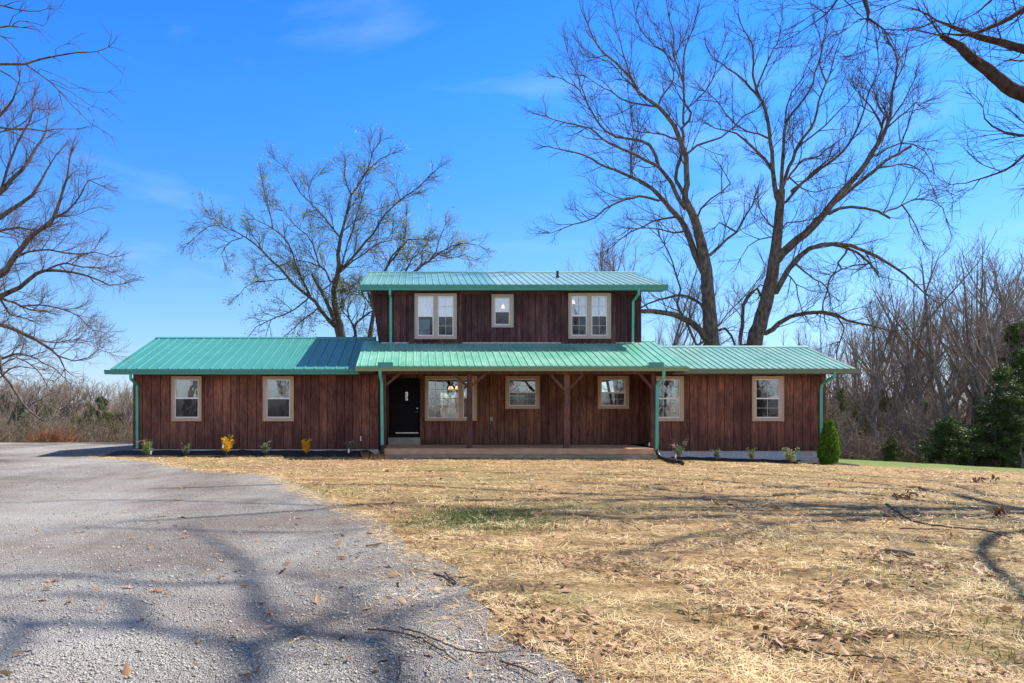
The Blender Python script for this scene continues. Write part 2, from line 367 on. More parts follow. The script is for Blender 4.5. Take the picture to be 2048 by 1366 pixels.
# ------------------------------------------------------------------ terrain
def smooth(a, b, x):
    t = np.clip((x-a)/(b-a), 0, 1); return t*t*(3-2*t)
def gz(x, y):
    """height of the ground, works on numbers and arrays"""
    x = np.asarray(x, dtype=float); y = np.asarray(y, dtype=float)
    dx = np.clip(x-5, 0, 60)
    z = -0.026*dx - 0.0006*dx*dx
    z = z - 0.03*np.clip(y-26, 0, 60)*smooth(6, 14, x)
    left = 1-smooth(0, 16, x)
    z = z - left*(0.13*np.clip(y-35, 0, 60))*smooth(35, 40, y)
    z = z + smooth(85, 170, y)*(11*left + 7.5*(1-left)) + smooth(160, 500, y)*4
    return z
def gzf(x, y): return float(gz(x, y))
GP = [(180,913),(300,921),(430,944),(555,950),(600,975),(680,1010),(760,1040),(810,1090),(900,1130),(935,1180),(965,1240),(1035,1290),(1170,1366)]
GP = [(X(px, F*EYE/(py-HY)), F*EYE/(py-HY)) for px, py in GP]
edge = []
rg = random.Random(5)
for (x0,y0),(x1,y1) in zip(GP[:-1], GP[1:]):
    n = max(2, int(math.hypot(x1-x0, y1-y0)/0.25))
    for i in range(n):
        t_ = i/n; j = 0.10
        edge.append((x0+(x1-x0)*t_+rg.uniform(-j,j), y0+(y1-y0)*t_+rg.uniform(-j,j)))
GPOLY = [(-60, 34.6), (-10.35, 34.6), (-10.45, 25.2)] + edge + [(1.2, 2.0), (1.6, -14), (-60, -14)]
def in_poly(x, y, poly):
    x = np.asarray(x); y = np.asarray(y); c = np.zeros(x.shape, bool); n = len(poly); j = n-1
    for i in range(n):
        xi, yi = poly[i]; xj, yj = poly[j]
        m = ((yi > y) != (yj > y)) & (x < (xj-xi)*(y-yi)/(yj-yi+1e-12)+xi)
        c ^= m; j = i
    return c
def build_ground():
    def axis(lo, hi, fine0, fine1, step):
        a = list(np.arange(fine0, fine1+1e-6, step)); s = step; v = a[0]
        while v > lo: s *= 1.12; v -= s; a.insert(0, v)
        s = step; v = a[-1]
        while v < hi: s *= 1.12; v += s; a.append(v)
        return np.array(a)
    xs = axis(-700, 800, -14, 26, 0.28); ys = axis(-60, 1100, 1, 40, 0.28)
    gx, gy = np.meshgrid(xs, ys); z = gz(gx, gy)
    lawn = ~in_poly(gx, gy, GPOLY)
    rnd = np.array([[mnoise.noise((a*0.7, b*0.7, 0)) + 0.5*mnoise.noise((a*2.1, b*2.1, 4)) for a in xs] for b in ys])
    amp = np.where((gy > 2) & (gy < 60), 0.03, 0.0)*lawn
    z = z + np.clip(rnd, -1, 0.5)*amp - 0.004*(~lawn) - 0.02*amp
    nx, ny = len(xs), len(ys)
    co = np.stack([gx.ravel(), gy.ravel(), z.ravel()], 1)
    i = np.arange((nx-1)*(ny-1)); r, c = i//(nx-1), i % (nx-1); a = r*nx+c
    f = np.stack([a, a+1, a+nx+1, a+nx], 1)
    t = NT('lawn_ground'); pos = t.coords(); st = t.coords((1, 1.9, 1))
    n1 = t.noise(0.55, st, 5, 0.6); n2 = t.noise(5.5, st, 6, 0.72); n3 = t.noise(38, st, 4, 0.7); n4 = t.noise(0.8, pos, 4, 0.6)
    straw = t.ramp(n2, [(0.28, (0.15, 0.082, 0.038)), (0.42, (0.36, 0.22, 0.10)), (0.58, (0.60, 0.40, 0.185)), (0.75, (0.82, 0.61, 0.34))])
    straw = t.mix(t.ramp(n1, [(0.4, 0.0), (0.7, 0.35)]), straw, (0.26, 0.20, 0.085))
    straw = t.mix(t.ramp(n3, [(0.40, 0.8), (0.55, 0)]), straw, (0.10, 0.060, 0.032))
    n5 = t.noise(1.5, t.coords((.7, 1.7, 1)), 7, 0.68, .4); n7 = t.noise(.33, t.coords((.8, 1.5, 1)), 5, 0.6)
    straw = t.mix(t.ramp(n5, [(0.47, 0), (0.60, 0.85)]), straw, (0.15, 0.088, 0.050))
    straw = t.mix(t.ramp(n7, [(0.48, 0), (0.64, 0.65)]), straw, (0.19, 0.185, 0.07))
    sep = t.node('ShaderNodeSeparateXYZ'); t.l.new(pos, sep.inputs[0]); sx, sy = sep.outputs[0], sep.outputs[1]
    # grass beyond the house on the right
    g = t.math('MULTIPLY', t.ramp(t.math('ADD', sy, t.math('MULTIPLY', n4, 6.0)), [(0.0, 0), (1.0, 1)]), 1.0)
    def band(v, a, b):
        mr = t.node('ShaderNodeMapRange', interpolation_type='SMOOTHSTEP'); t.l.new(v, mr.inputs['Value'])
        mr.inputs['From Min'].default_value = a; mr.inputs['From Max'].default_value = b; return mr.outputs[0]
    gr = t.math('MULTIPLY', band(t.math('ADD', sy, t.math('MULTIPLY', n4, 5.0)), 26, 29), band(sx, 12, 16))
    green = t.mix(n2, (0.075, 0.14, 0.03), (0.22, 0.30, 0.08))
    c = t.mix(t.math('MULTIPLY', gr, 0.9), straw, green)
    # the green patch and the clay track by the drive
    def spot(cx, cy, rx, ry):
        dx = t.math('DIVIDE', t.math('SUBTRACT', sx, cx), rx); dy = t.math('DIVIDE', t.math('SUBTRACT', sy, cy), ry)
        d = t.math('SQRT', t.math('ADD', t.math('MULTIPLY', dx, dx), t.math('MULTIPLY', dy, dy)))
        return band(t.math('ADD', d, t.math('MULTIPLY', t.math('SUBTRACT', n2, 0.5), 1.6)), 1.15, 0.4)
    c = t.mix(t.math('MULTIPLY', spot(0.95, 10.2, 1.0, 1.1), 0.8), c, (0.085, 0.115, 0.03))
    c = t.mix(t.math('MULTIPLY', spot(-3.3, 19.6, 3.0, 0.8), 0.75), c, (0.27, 0.15, 0.10))
    c = t.mix(t.math('MULTIPLY', spot(-1.2, 21.8, 2.2, 0.5), 0.8), c, (0.25, 0.13, 0.09))
    # leaf litter of the woods, far off
    far = t.math('MAXIMUM', band(sy, 42, 52), t.math('MULTIPLY', band(sy, 34, 36), band(sx, 2, -6)))
    wood = t.ramp(t.noise(2.0, pos, 6, 0.7), [(0.3, (0.06, 0.042, 0.03)), (0.55, (0.16, 0.115, 0.08)), (0.75, (0.28, 0.21, 0.15))])
    c = t.mix(far, c, wood)
    t.color(c); t.rough(0.95); t.b.inputs['Specular IOR Level'].default_value = 0.15
    t.bump(t.math('ADD', n2, t.math('MULTIPLY', n3, 0.6)), 0.8, 0.05)
    o = mesh_np('lawn', co, f, t.m, smooth=True); props(o, kind='structure')
    # gravel sheet, 4 mm above
    bm = bmesh.new(); vs = [bm.verts.new((x, y, 0.004)) for x, y in GPOLY]; fc = bm.faces.new(vs); bmesh.ops.triangulate(bm, faces=[fc])
    me = bpy.data.meshes.new('gravel_driveway'); bm.normal_update()
    if bm.faces[:][0].normal.z < 0: bmesh.ops.reverse_faces(bm, faces=bm.faces[:])
    bm.to_mesh(me); bm.free()
    t = NT('gravel'); pos = t.coords()
    def vor(scale):
        v = t.node('ShaderNodeTexVoronoi'); v.inputs['Scale'].default_value = scale; t.l.new(pos, v.inputs['Vector']); return v
    v1 = vor(75); v2 = vor(38)
    n = t.noise(0.5, t.coords((0.6, 1.4, 1)), 5, 0.6); nf = t.noise(9, pos, 5, 0.7)
    sepc = t.node('ShaderNodeSeparateColor'); t.l.new(v1.outputs['Color'], sepc.inputs[0])
    c = t.ramp(sepc.outputs[0], [(0.0, (0.17, 0.156, 0.134)), (0.5, (0.385, 0.355, 0.31)), (0.85, (0.54, 0.505, 0.445)), (1.0, (0.80, 0.76, 0.69))])
    c = t.mix(t.ramp(v1.outputs['Distance'], [(0.25, 0), (0.7, 0.6)]), c, (0.05, 0.048, 0.048))
    c = t.mix(t.ramp(n, [(0.40, 0), (0.58, 0.85)]), c, (0.21, 0.165, 0.135))
    n6 = t.noise(2.6, t.coords((1, 1.5, 1)), 6, 0.65); c = t.mix(t.ramp(n6, [(0.5, 0), (0.75, 0.6)]), c, (0.13, 0.115, 0.105))
    c = t.mix(t.ramp(nf, [(0.35, 0.3), (0.55, 0)]), c, (0.12, 0.11, 0.10))
    n8 = t.noise(.28, t.coords((1.5, .55, 1)), 5, .6); c = t.mix(t.ramp(n8, [(0.45, 0), (0.6, 0.45)]), c, (0.50, 0.47, 0.43))
    t.color(c); t.rough(0.92); t.b.inputs['Specular IOR Level'].default_value = 0.2
    inv = t.math('SUBTRACT', 1.0, v1.outputs['Distance'])
    t.bump(t.math('ADD', inv, t.math('MULTIPLY', t.math('SUBTRACT', 1.0, v2.outputs['Distance']), 0.8)), 0.9, 0.02)
    me.materials.append(t.m); o = bpy.data.objects.new('gravel_driveway', me); COL.objects.link(o); props(o, kind='structure')
build_ground()

# mulch beds
def bed(x0, x1, y0, y1, zb, name='mulch_bed'):
    mb = MB(); nx = int((x1-x0)/0.2); ny = 9
    for j in range(ny+1):
        for i in range(nx+1):
            x = x0+(x1-x0)*i/nx; v = j/ny; y = y0+(y1-y0)*v
            if j == 0: y += 0.12*mnoise.noise((x*0.9, 3, 1))
            h = zb*min(1, v*1.6) + (0.03*mnoise.noise((x*2.5, y*2.5, 2)) + 0.02*mnoise.noise((x*7, y*7, 5)))*(0 if j == 0 else 1)
            if i in (0, nx): h *= 0.1
            mb.v.append((x, y, gzf(x, y) + (0.02 if j else -0.03) + max(0, h)))
    for j in range(ny):
        for i in range(nx):
            a = j*(nx+1)+i; mb.f.append((a, a+1, a+nx+2, a+nx+1)); mb.t.append(0.5)
    o = mb.build(name, M['mulch'], smooth=True); props(o, kind='structure')
YW, YP, YU = 25.5, 26.6, 26.6
bed(-10.7, -1.6, 23.75, 25.46, 0.12)
bed(8.9, 15.0, 24.35, 25.46, 0.02)

# ------------------------------------------------------------------ the house
HOUSE = empty('farmhouse', (0, 26, 0), 'long brown board-sided farmhouse with green metal roofs, a small upper storey and a front porch', 'house')
rh = random.Random(11)

def wall(name, mat, u0, u1, z0, ztop, yf, thick, openings, bw, axis='x', parent=HOUSE, gap=0.018, jit=0.004, uleft=None):
    """boards standing upright; openings: (u0,u1,z0,z1); ztop is a number or a function of u"""
    zt = ztop if callable(ztop) else (lambda u: ztop)
    cuts = []; u = u0
    bounds = [u0]
    while u < u1 - bw*0.6:
        u += bw*rh.uniform(0.93, 1.07) if gap else bw
        bounds.append(min(u, u1))
    if len(bounds) > 1: bounds[-1] = u1
    else: bounds.append(u1)
    mb = MB()
    for a, b in zip(bounds[:-1], bounds[1:]):
        if b-a < 0.02: continue
        tone = rh.random(); j = rh.uniform(0, jit)
        ga, gb = a+gap/2, b-gap/2
        xs = sorted({ga, gb, *[min(max(o[k], ga), gb) for o in openings for k in (0, 1)]})
        for p, q in zip(xs[:-1], xs[1:]):
            if q-p < 1e-4: continue
            m = (p+q)/2
            segs = [(z0, zt(m))]
            for o in openings:
                if o[0] < m < o[1]:
                    ns = []
                    for s0, s1 in segs:
                        if o[3] <= s0 or o[2] >= s1: ns.append((s0, s1)); continue
                        if o[2] > s0: ns.append((s0, o[2]))
                        if o[3] < s1: ns.append((o[3], s1))
                    segs = ns
            for s0, s1 in segs:
                if s1-s0 < 0.01: continue
                if axis == 'x': mb.box(p, q, yf-thick-j, yf-0.0, s0, s1, tone)
                else: mb.box(yf, yf+thick+j, p, q, s0, s1, tone)
    return mb.build(name, mat, parent)

def opening(r, d, inset=0.02):
    return (X(r[0], d)+inset, X(r[2], d)-inset, Z(r[3], d)+inset, Z(r[1], d)-inset)

WIN = []   # (outer rect px, depth of wall face, trim material, sashes, trim px width)
def window(r, d, trim, sashes, yface, glass='glass', label=None, screened=True, reflection_sheet=None):
    """r: outer trim rectangle in photograph pixels at depth d; sashes: (x0,y0,x1,y1, mid y or None, (columns, rows) or None)"""
    x0, x1, zb, zt = X(r[0], d), X(r[2], d), Z(r[3], d), Z(r[1], d)
    yf = yface - 0.055
    mb = MB()
    sx0 = min(s[0] for s in sashes); sx1 = max(s[2] for s in sashes); sy0 = min(s[1] for s in sashes); sy1 = max(s[3] for s in sashes)
    a, b, c0, c1 = X(sx0, d), X(sx1, d), Z(sy1, d), Z(sy0, d)
    mb.box(x0, x1, yf, yface+0.02, c1, zt); mb.box(x0, x1, yf, yface+0.02, zb, c0)
    mb.box(x0, a, yf, yface+0.02, c0, c1); mb.box(b, x1, yf, yface+0.02, c0, c1)
    ss = sorted(sashes)
    for s, s2 in zip(ss[:-1], ss[1:]): mb.box(X(s[2], d), X(s2[0], d), yf+0.008, yface+0.02, c0, c1)
    # raised outer bead
    e = 0.022
    mb.box(x0-0.006, x1+0.006, yf-0.014, yf, zt-e, zt+0.006); mb.box(x0-0.006, x1+0.006, yf-0.014, yf, zb-0.006, zb+e)
    mb.box(x0-0.006, x0+e, yf-0.014, yf, zb+e, zt-e); mb.box(x1-e, x1+0.006, yf-0.014, yf, zb+e, zt-e)
    w = mb.build('window', trim, HOUSE)
    if label: w['label'] = label
    for s in ss:
        a, b, c0, c1 = X(s[0], d), X(s[2], d), Z(s[3], d), Z(s[1], d)
        sb = MB(); fw = 0.030; y0, y1 = yface-0.03, yface+0.03
        mid = Z(s[4], d) if s[4] else None
        sb.box(a, b, y0, y1, c1-fw, c1); sb.box(a, b, y0, y1, c0, c0+fw)
        sb.box(a, a+fw, y0, y1, c0+fw, c1-fw); sb.box(b-fw, b, y0, y1, c0+fw, c1-fw)
        if mid: sb.box(a+fw, b-fw, y0-0.004, y1, mid-0.024, mid+0.024)
        sb.build('sash', M['sash'], w)
        if s[5]:
            g = MB(); nc, nr = s[5]; tt = 0.010 if s[5] == (4, 4) else 0.0055
            spans = [(mid+0.024, c1-fw), (c0+fw, mid-0.024)] if mid else [(c0+fw, c1-fw)]
            for q0, q1 in spans:
                for i in range(1, nc): xx = a+(b-a)*i/nc; g.box(xx-tt, xx+tt, yface-0.024, yface-0.016, q0, q1)
                for i in range(1, nr): zz = q0+(q1-q0)*i/nr; g.box(a+fw, b-fw, yface-0.0265, yface-0.014, zz-tt, zz+tt)
            g.build('muntin', M['muntin'], w)
        if mid:
            p = MB(); p.box(a+fw, b-fw, yface+0.002, yface+0.007, mid+0.024, c1-fw); p.build('pane', M[glass], w)
            p = MB(); p.box(a+fw, b-fw, yface-0.012, yface-0.007, c0+fw, mid-0.024); p.build('pane', M['screened' if screened else glass], w)
        else:
            p = MB(); p.box(a+fw, b-fw, yface+0.002, yface+0.007, c0+fw, c1-fw); p.build('pane', M[glass], w)
        if reflection_sheet:
            cu = MB(); n = 26; zz1 = c1+0.05; zz0 = c1-(c1-c0)*reflection_sheet
            for i in range(n):
                xa = a-0.03+(b-a+0.06)*i/n; xb = a-0.03+(b-a+0.06)*(i+1)/n
                ya = yface+0.17+0.02*math.sin(i*1.5); yb = yface+0.17+0.02*math.sin((i+1)*1.5)
                cu.add([(xa,ya,zz0),(xb,yb,zz0),(xb,yb,zz1),(xa,ya,zz1),(xa,ya+.006,zz0),(xb,yb+.006,zz0),(xb,yb+.006,zz1),(xa,ya+.006,zz1)],
                       [(0,1,2,3),(7,6,5,4),(0,4,5,1),(3,2,6,7)])
            cu.build('reflection_sheet', M['reflection_sheet'], w)
    return w

# rectangles in photograph pixels
W_A, W_B = (345, 753, 404, 842), (527, 753, 588, 842)
W_C, W_D = (1302.7, 753, 1365.5, 842), (1502.4, 752.6, 1565.2, 842)
P_A, P_B, P_C = (849.9, 752.4, 953.4, 841.2), (1010.3, 752.4, 1077.9, 817.2), (1194.8, 752.4, 1256.3, 817.2)
U_A, U_B, U_C = (829.5, 588.7, 912.7, 678.9), (983, 589.6, 1026.1, 655), (1135, 588, 1218.9, 678.2)
DOOR = (777.5, 756, 840.5, 876)
LX0, LX1 = X(268, YW), X(757, YW)
RX0, RX1 = X(1308, YW), X(1650, YW)
UX0, UX1 = -1.41, X(1281, YU)
FZ = 0.30                                            # porch floor

# front walls (boards) and their inner face
opL = [opening(W_A, YW), opening(W_B, YW)]
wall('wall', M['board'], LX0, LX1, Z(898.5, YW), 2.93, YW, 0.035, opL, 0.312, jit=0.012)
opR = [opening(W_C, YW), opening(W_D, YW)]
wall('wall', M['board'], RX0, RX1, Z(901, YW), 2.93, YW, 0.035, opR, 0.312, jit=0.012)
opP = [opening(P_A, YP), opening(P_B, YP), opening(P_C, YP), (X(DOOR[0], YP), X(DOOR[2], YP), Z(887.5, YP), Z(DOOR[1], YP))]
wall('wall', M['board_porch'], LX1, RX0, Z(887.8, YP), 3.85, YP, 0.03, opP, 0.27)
opU = [opening(U_A, YU), opening(U_B, YU), opening(U_C, YU)]
wall('wall', M['board_up'], UX0, UX1, 3.8, 6.0, YU, 0.03, opU, 0.24)
# upper left corner flares out towards the eave, lapped boards on the splay
mb = MB(); n = 14
for i in range(n):
    za, zb = 3.9+2.08*i/n, 3.9+2.08*(i+1)/n-0.012
    fa, fb = 0.34*max(0, (za-3.95)/2.0), 0.34*max(0, (zb-3.95)/2.0)
    mb.add([(UX0-fa-.004,YU-.03,za),(UX0+.002,YU-.03,za),(UX0+.002,YU+.0,za),(UX0-fa-.004,YU+.0,za),
            (UX0-fb,YU-.016,zb),(UX0+.002,YU-.016,zb),(UX0+.002,YU+.0,zb),(UX0-fb,YU+.0,zb)],
           [(0,3,2,1),(4,5,6,7),(0,1,5,4),(1,2,6,5),(2,3,7,6),(3,0,4,7)], rh.random())
yb_ = 33.4
mb.add([(UX0,YU,3.4),(UX0,yb_,3.4),(UX0,yb_,6.0),(UX0,YU,6.0),(UX0-.34,YU,5.98),(UX0-.34,yb_,5.98)],
       [(3,0,4),(0,1,5,4),(1,2,5),(3,4,5,2)], 0.4)
mb.build('splayed_corner', M['board_up'], HOUSE)
# side, back and return walls
def gable(yr, zr, pitch): return lambda y: zr - abs(y-yr)*pitch - 0.14
wall('wall', M['board'], YW+.001, 32.9, 0.1, gable(29.2, 4.507, .353), LX0-.036, 0.034, [], 0.31, axis='y')
wall('wall', M['board'], YW+.001, 30.6, 0.1, gable(28.04, 4.046, .331), RX1+.002, 0.034, [], 0.31, axis='y')
wall('wall', M['board'], YW+.001, YP-.035, 0.15, 2.95, LX1-.034, 0.034, [], 0.27, axis='y')
wall('wall', M['board'], YW+.001, YP-.035, 0.15, 2.95, RX0-.001, 0.034, [], 0.27, axis='y')
wall('wall', M['board_up'], YU+.001, 33.4, 3.3, gable(30.0, 7.32, .305), UX1-.003, 0.034, [], 0.24, axis='y')
wall('wall', M['board_up'], YU+.001, 33.4, 5.9, gable(30.0, 7.32, .305), UX0-.02, 0.034, [], 0.24, axis='y')
BW = [(-8.9, -7.9, 1.2, 2.5), (-5.2, -4.2, 1.2, 2.5)]
wall('wall', M['board'], LX0, LX1, 0.1, 2.93, 32.94, 0.034, BW, 0.31)
BR = [(9.35, 10.15, 1.2, 2.55), (10.5, 11.3, 1.2, 2.55)]
wall('wall', M['board'], RX0, RX1, -.3, 2.93, 30.64, 0.034, BR, 0.31)
BP = [(1.0, 2.2, 1.1, 2.4), (4.2, 4.9, 1.2, 2.3), (6.8, 7.6, 1.2, 2.4)]
wall('wall', M['board'], LX1, RX0, 0.1, 3.3, 33.44, 0.034, BP, 0.27)
BU = [(-.4, .5, 4.8, 5.8), (5.6, 7.0, 4.6, 5.8)]
wall('wall', M['board_up'], UX0, UX1, 3.3, 6.0, 33.44, 0.034, BU, 0.24)
# inner faces, floors and ceilings
def inner(u0, u1, z0, z1, y, ops, t=0.10):
    wall('inner_wall', M['drywall'], u0, u1, z0, z1, y+0.014+t, t, ops, 50, gap=0, jit=0)
    wall('sheathing', M['dark'], u0, u1, z0+.0 if z0 > 3 else (Z(901, YW) if u0 > 5 else z0-.1), z1+.1 if z1 < 4 else z1, y+0.012, .010, ops, 50, gap=0, jit=0)
inner(LX0, LX1, FZ, 2.85, YW, opL); inner(RX0+.01, RX1, FZ, 2.85, YW, opR); inner(LX1+.0, RX0, FZ, 2.85, YP, opP[:3]+[(opP[3][0]+.02, opP[3][1]-.02, FZ, opP[3][3]-.01)])
inner(UX0+.04, UX1-.04, 4.0, 5.95, YU, opU)
inner(LX0, LX1, FZ, 2.85, 32.78, BW); inner(RX0, RX1, FZ, 2.85, 30.48, BR); inner(LX1, RX0, FZ, 2.85, 33.28, BP); inner(UX0+.04, UX1-.04, 4.0, 5.95, 33.28, BU)
for q in ((LX0+.002, LX0+.1, YW+.11, 32.78, FZ, 2.85), (RX1-.1, RX1-.002, YW+.11, 30.48, FZ, 2.85), (LX1-.14, LX1-.04, YW+.11, 32.7, FZ, 2.85), (RX0+.04, RX0+.14, YW+.11, 30.4, FZ, 2.85), (UX0+.04, UX0+.13, YU+.11, 33.2, 4.0, 5.95), (UX1-.13, UX1-.04, YU+.11, 33.2, 4.0, 5.95), (2.6, 2.7, YU+.11, 33.2, 4.0, 5.95), (5.2, 5.3, YU+.11, 33.2, 4.0, 5.95), (3.1, 3.2, YP+.11, 33.2, FZ, 2.85), (-6.4, -6.3, YW+.11, 32.7, FZ, 2.85), (11.6, 11.7, YW+.11, 30.4, FZ, 2.85)):
    mb = MB(); mb.box(*q); mb.build('partition', M['drywall'], HOUSE)
mb = MB()
mb.box(LX0, LX1, YW+.003, 32.9, .12, FZ-.004); mb.box(LX1+.001, RX0-.001, YP+.004, 33.4, .12, FZ-.004); mb.box(RX0, RX1, YW+.003, 30.6, .12, FZ-.004)
mb.box(UX0+.04, UX1-.04, YU+.003, 33.38, 3.85, 3.99)
mb.build('floor', M['floorboards'], HOUSE)
mb = MB()
mb.box(LX0, LX1, YW+.003, 32.9, 2.855, 2.9); mb.box(LX1+.001, RX0-.001, YP+.004, 33.38, 2.855, 2.9); mb.box(RX0, RX1, YW+.003, 30.6, 2.855, 2.9)
mb.box(UX0-.3, UX1, YU+.003, 33.38, 5.955, 5.99)
mb.build('ceiling', M['drywall'], HOUSE)
# foundation: block courses under the right wing, pale strip under the left
mb = MB(); y0 = YW+0.02
for row in range(4):
    zt = Z(901, YW)-0.004-row*0.203; x = RX0-0.2*(row % 2); 
    while x < RX1-0.05:
        xa, xb = max(x, RX0-.3), min(x+0.40, RX1-.03)
        if xb-xa > 0.03: mb.box(xa+.004, xb-.004, y0, y0+.15, zt-.196, zt, rh.random()**1.2)
        x += 0.406
mb.build('foundation', M['block'], HOUSE)
mb = MB(); mb.box(RX0-.3, RX1-.031, y0+.005, y0+.14, Z(901, YW)-.85, Z(901, YW)-.006); mb.build('mortar_joint', M['mortar'], HOUSE)
mb = MB(); mb.box(LX0-.03, LX1, YW-.02, YW+.1, -.1, Z(898.5, YW)-.003); mb.build('foundation', M['flashing'], HOUSE)

# metal roofs
def metal_roof(mat, x0, x1, ye, ze, yr, zr, yb, pitch, sp, name='roof'):
    mb = MB(); th = 0.03
    def slope(ya, za, yb_, zb_):
        mb.add([(x0,ya,za),(x1,ya,za),(x1,yb_,zb_),(x0,yb_,zb_),(x0,ya,za-th),(x1,ya,za-th),(x1,yb_,zb_-th),(x0,yb_,zb_-th)],
               [(0,1,2,3),(7,6,5,4),(0,4,5,1),(1,5,6,2),(2,6,7,3),(3,7,4,0)])
    slope(ye, ze, yr, zr)
    zb_ = zr-(yb-yr)*pitch
    mb.add([(x0,yr,zr),(x1,yr,zr),(x1,yb,zb_),(x0,yb,zb_),(x0,yr,zr-th),(x1,yr,zr-th),(x1,yb,zb_-th),(x0,yb,zb_-th)],
           [(0,1,2,3),(7,6,5,4),(0,4,5,1),(1,5,6,2),(2,6,7,3),(3,7,4,0)])
    x = x0+sp*0.5; w, wt, h = 0.030, 0.014, 0.026
    L = math.hypot(yr-ye, zr-ze); ny, nz = -(zr-ze)/L*h, (yr-ye)/L*h
    while x < x1-0.03:
        ya, za = ye-0.012, ze-0.004
        mb.add([(x-w,ya,za),(x-wt,ya+ny,za+nz),(x+wt,ya+ny,za+nz),(x+w,ya,za),(x-w,yr,zr+.001),(x-wt,yr+ny,zr+nz),(x+wt,yr+ny,zr+nz),(x+w,yr,zr+.001)],
               [(0,1,2,3),(0,4,5,1),(1,5,6,2),(2,6,7,3)])
        # two shallow stiffening ribs between the tall ones
        for k in (1, 2):
            xx = x+sp*k/3
            if xx < x1-.02:
                mb.add([(xx-.012,ye,ze+.0015),(xx,ye+ny*.25,ze+nz*.25),(xx+.012,ye,ze+.0015),(xx-.012,yr,zr+.0015),(xx,yr+ny*.25,zr+nz*.25),(xx+.012,yr,zr+.0015)],
                       [(0,3,4,1),(1,4,5,2)])
        x += sp
    r = mb.build(name, mat, HOUSE)
    return r
def ridge_cap(roof, mat, x0, x1, yr, zr, p, w=0.16):
    mb = MB(); h = 0.034
    mb.prism([(yr-w, zr-w*p+h), (yr, zr+h+.012), (yr+w, zr-w*p+h), (yr+w, zr-w*p+.002), (yr-w, zr-w*p+.002)], 0, x0-.01, x1+.01)
    mb.build('ridge_cap', mat, roof)
def rake(roof, mat, x, side, ye, ze, yr, zr, yb, p, h=0.13):
    mb = MB(); x0, x1 = (x-.022, x+.004) if side < 0 else (x-.004, x+.022)
    zb = zr-(yb-yr)*p
    mb.prism([(ye, ze+.01), (yr, zr+.01), (yb, zb+.01), (yb, zb-h), (yr, zr-h), (ye, ze-h)], 0, x0, x1)
    mb.build('rake_trim', mat, roof)
def gutter(mat, x0, x1, yf, zt, h, d=0.115):
    mb = MB()
    prof = [(yf, zt), (yf+.008, zt-h*.35), (yf+.03, zt-h*.62), (yf+.035, zt-h), (yf+d, zt-h), (yf+d, zt), (yf+d-.008, zt), (yf+d-.008, zt-h+.008), (yf+.043, zt-h+.008), (yf+.038, zt-h*.6), (yf+.016, zt-h*.33), (yf+.012, zt)]
    n = len(prof)
    vs = [(x0,y,z) for y,z in prof]+[(x1,y,z) for y,z in prof]
    fs = [(i,(i+1)%n,n+(i+1)%n,n+i) for i in range(n)]
    mb.add(vs, fs)
    mb.add([(x0,y,z) for y,z in prof[:6]], [tuple(range(6))]); mb.add([(x1,y,z) for y,z in prof[:6]], [tuple(range(6))[::-1]])
    return mb.build('gutter', mat, HOUSE)
def fascia(mat, x0, x1, y, z0, z1): 
    mb = MB(); mb.box(x0, x1, y, y+.03, z0, z1); mb.build('fascia', mat, HOUSE)
def soffit(x0, x1, y0, y1, z):
    mb = MB(); mb.box(x0, x1, y0, y1, z, z+.02); mb.build('soffit', M['beam'], HOUSE)

# left wing
ze = Z(738, 24.9)
r = metal_roof(M['roof_left'], X(222,24.9), -1.75, 24.9, ze, 29.2, 4.507, 33.5, .353, .362)
r['label'] = 'plain teal left wing roof'
ridge_cap(r, M['roof_left'], X(222,24.9), -1.75, 29.2, 4.507, .353); rake(r, M['gutter'], X(222,24.9), -1, 24.9, ze, 29.2, 4.507, 33.5, .353)
fascia(M['gutter'], X(222,24.9), -2.05, 24.93, ze-.19, ze-.035); soffit(X(222,24.9)+.01, LX1, 24.965, YW-.05, ze-.16)
gutter(M['gutter'], X(207.5,24.8), -2.09, 24.81, Z(739.6,24.8), .150)
# right wing
ze = Z(737, 24.9)
r = metal_roof(M['roof_right'], 8.3, 15.13, 24.9, ze, 28.04, 4.046, 31.2, .331, .243)
r['label'] = 'weathered pale teal right wing roof'
ridge_cap(r, M['roof_right'], 8.3, 15.13, 28.04, 4.046, .331); rake(r, M['gutter_olive'], 15.13, 1, 24.9, ze, 28.04, 4.046, 31.2, .331)
fascia(M['gutter_olive'], 8.8, 15.13, 24.93, ze-.19, ze-.035); soffit(RX0, 15.12, 24.965, YW-.05, ze-.16)
gutter(M['gutter_olive'], 8.80, X(1721,24.8), 24.81, Z(737.2,24.8), .142)
# frieze boards under the eaves
for a, b in ((LX0, LX1), (RX0, RX1)): mb = MB(); mb.box(a, b, YW-.075, YW-.05, Z(750.5,YW), ze-.17); mb.build('frieze_board', M['beam'], HOUSE)
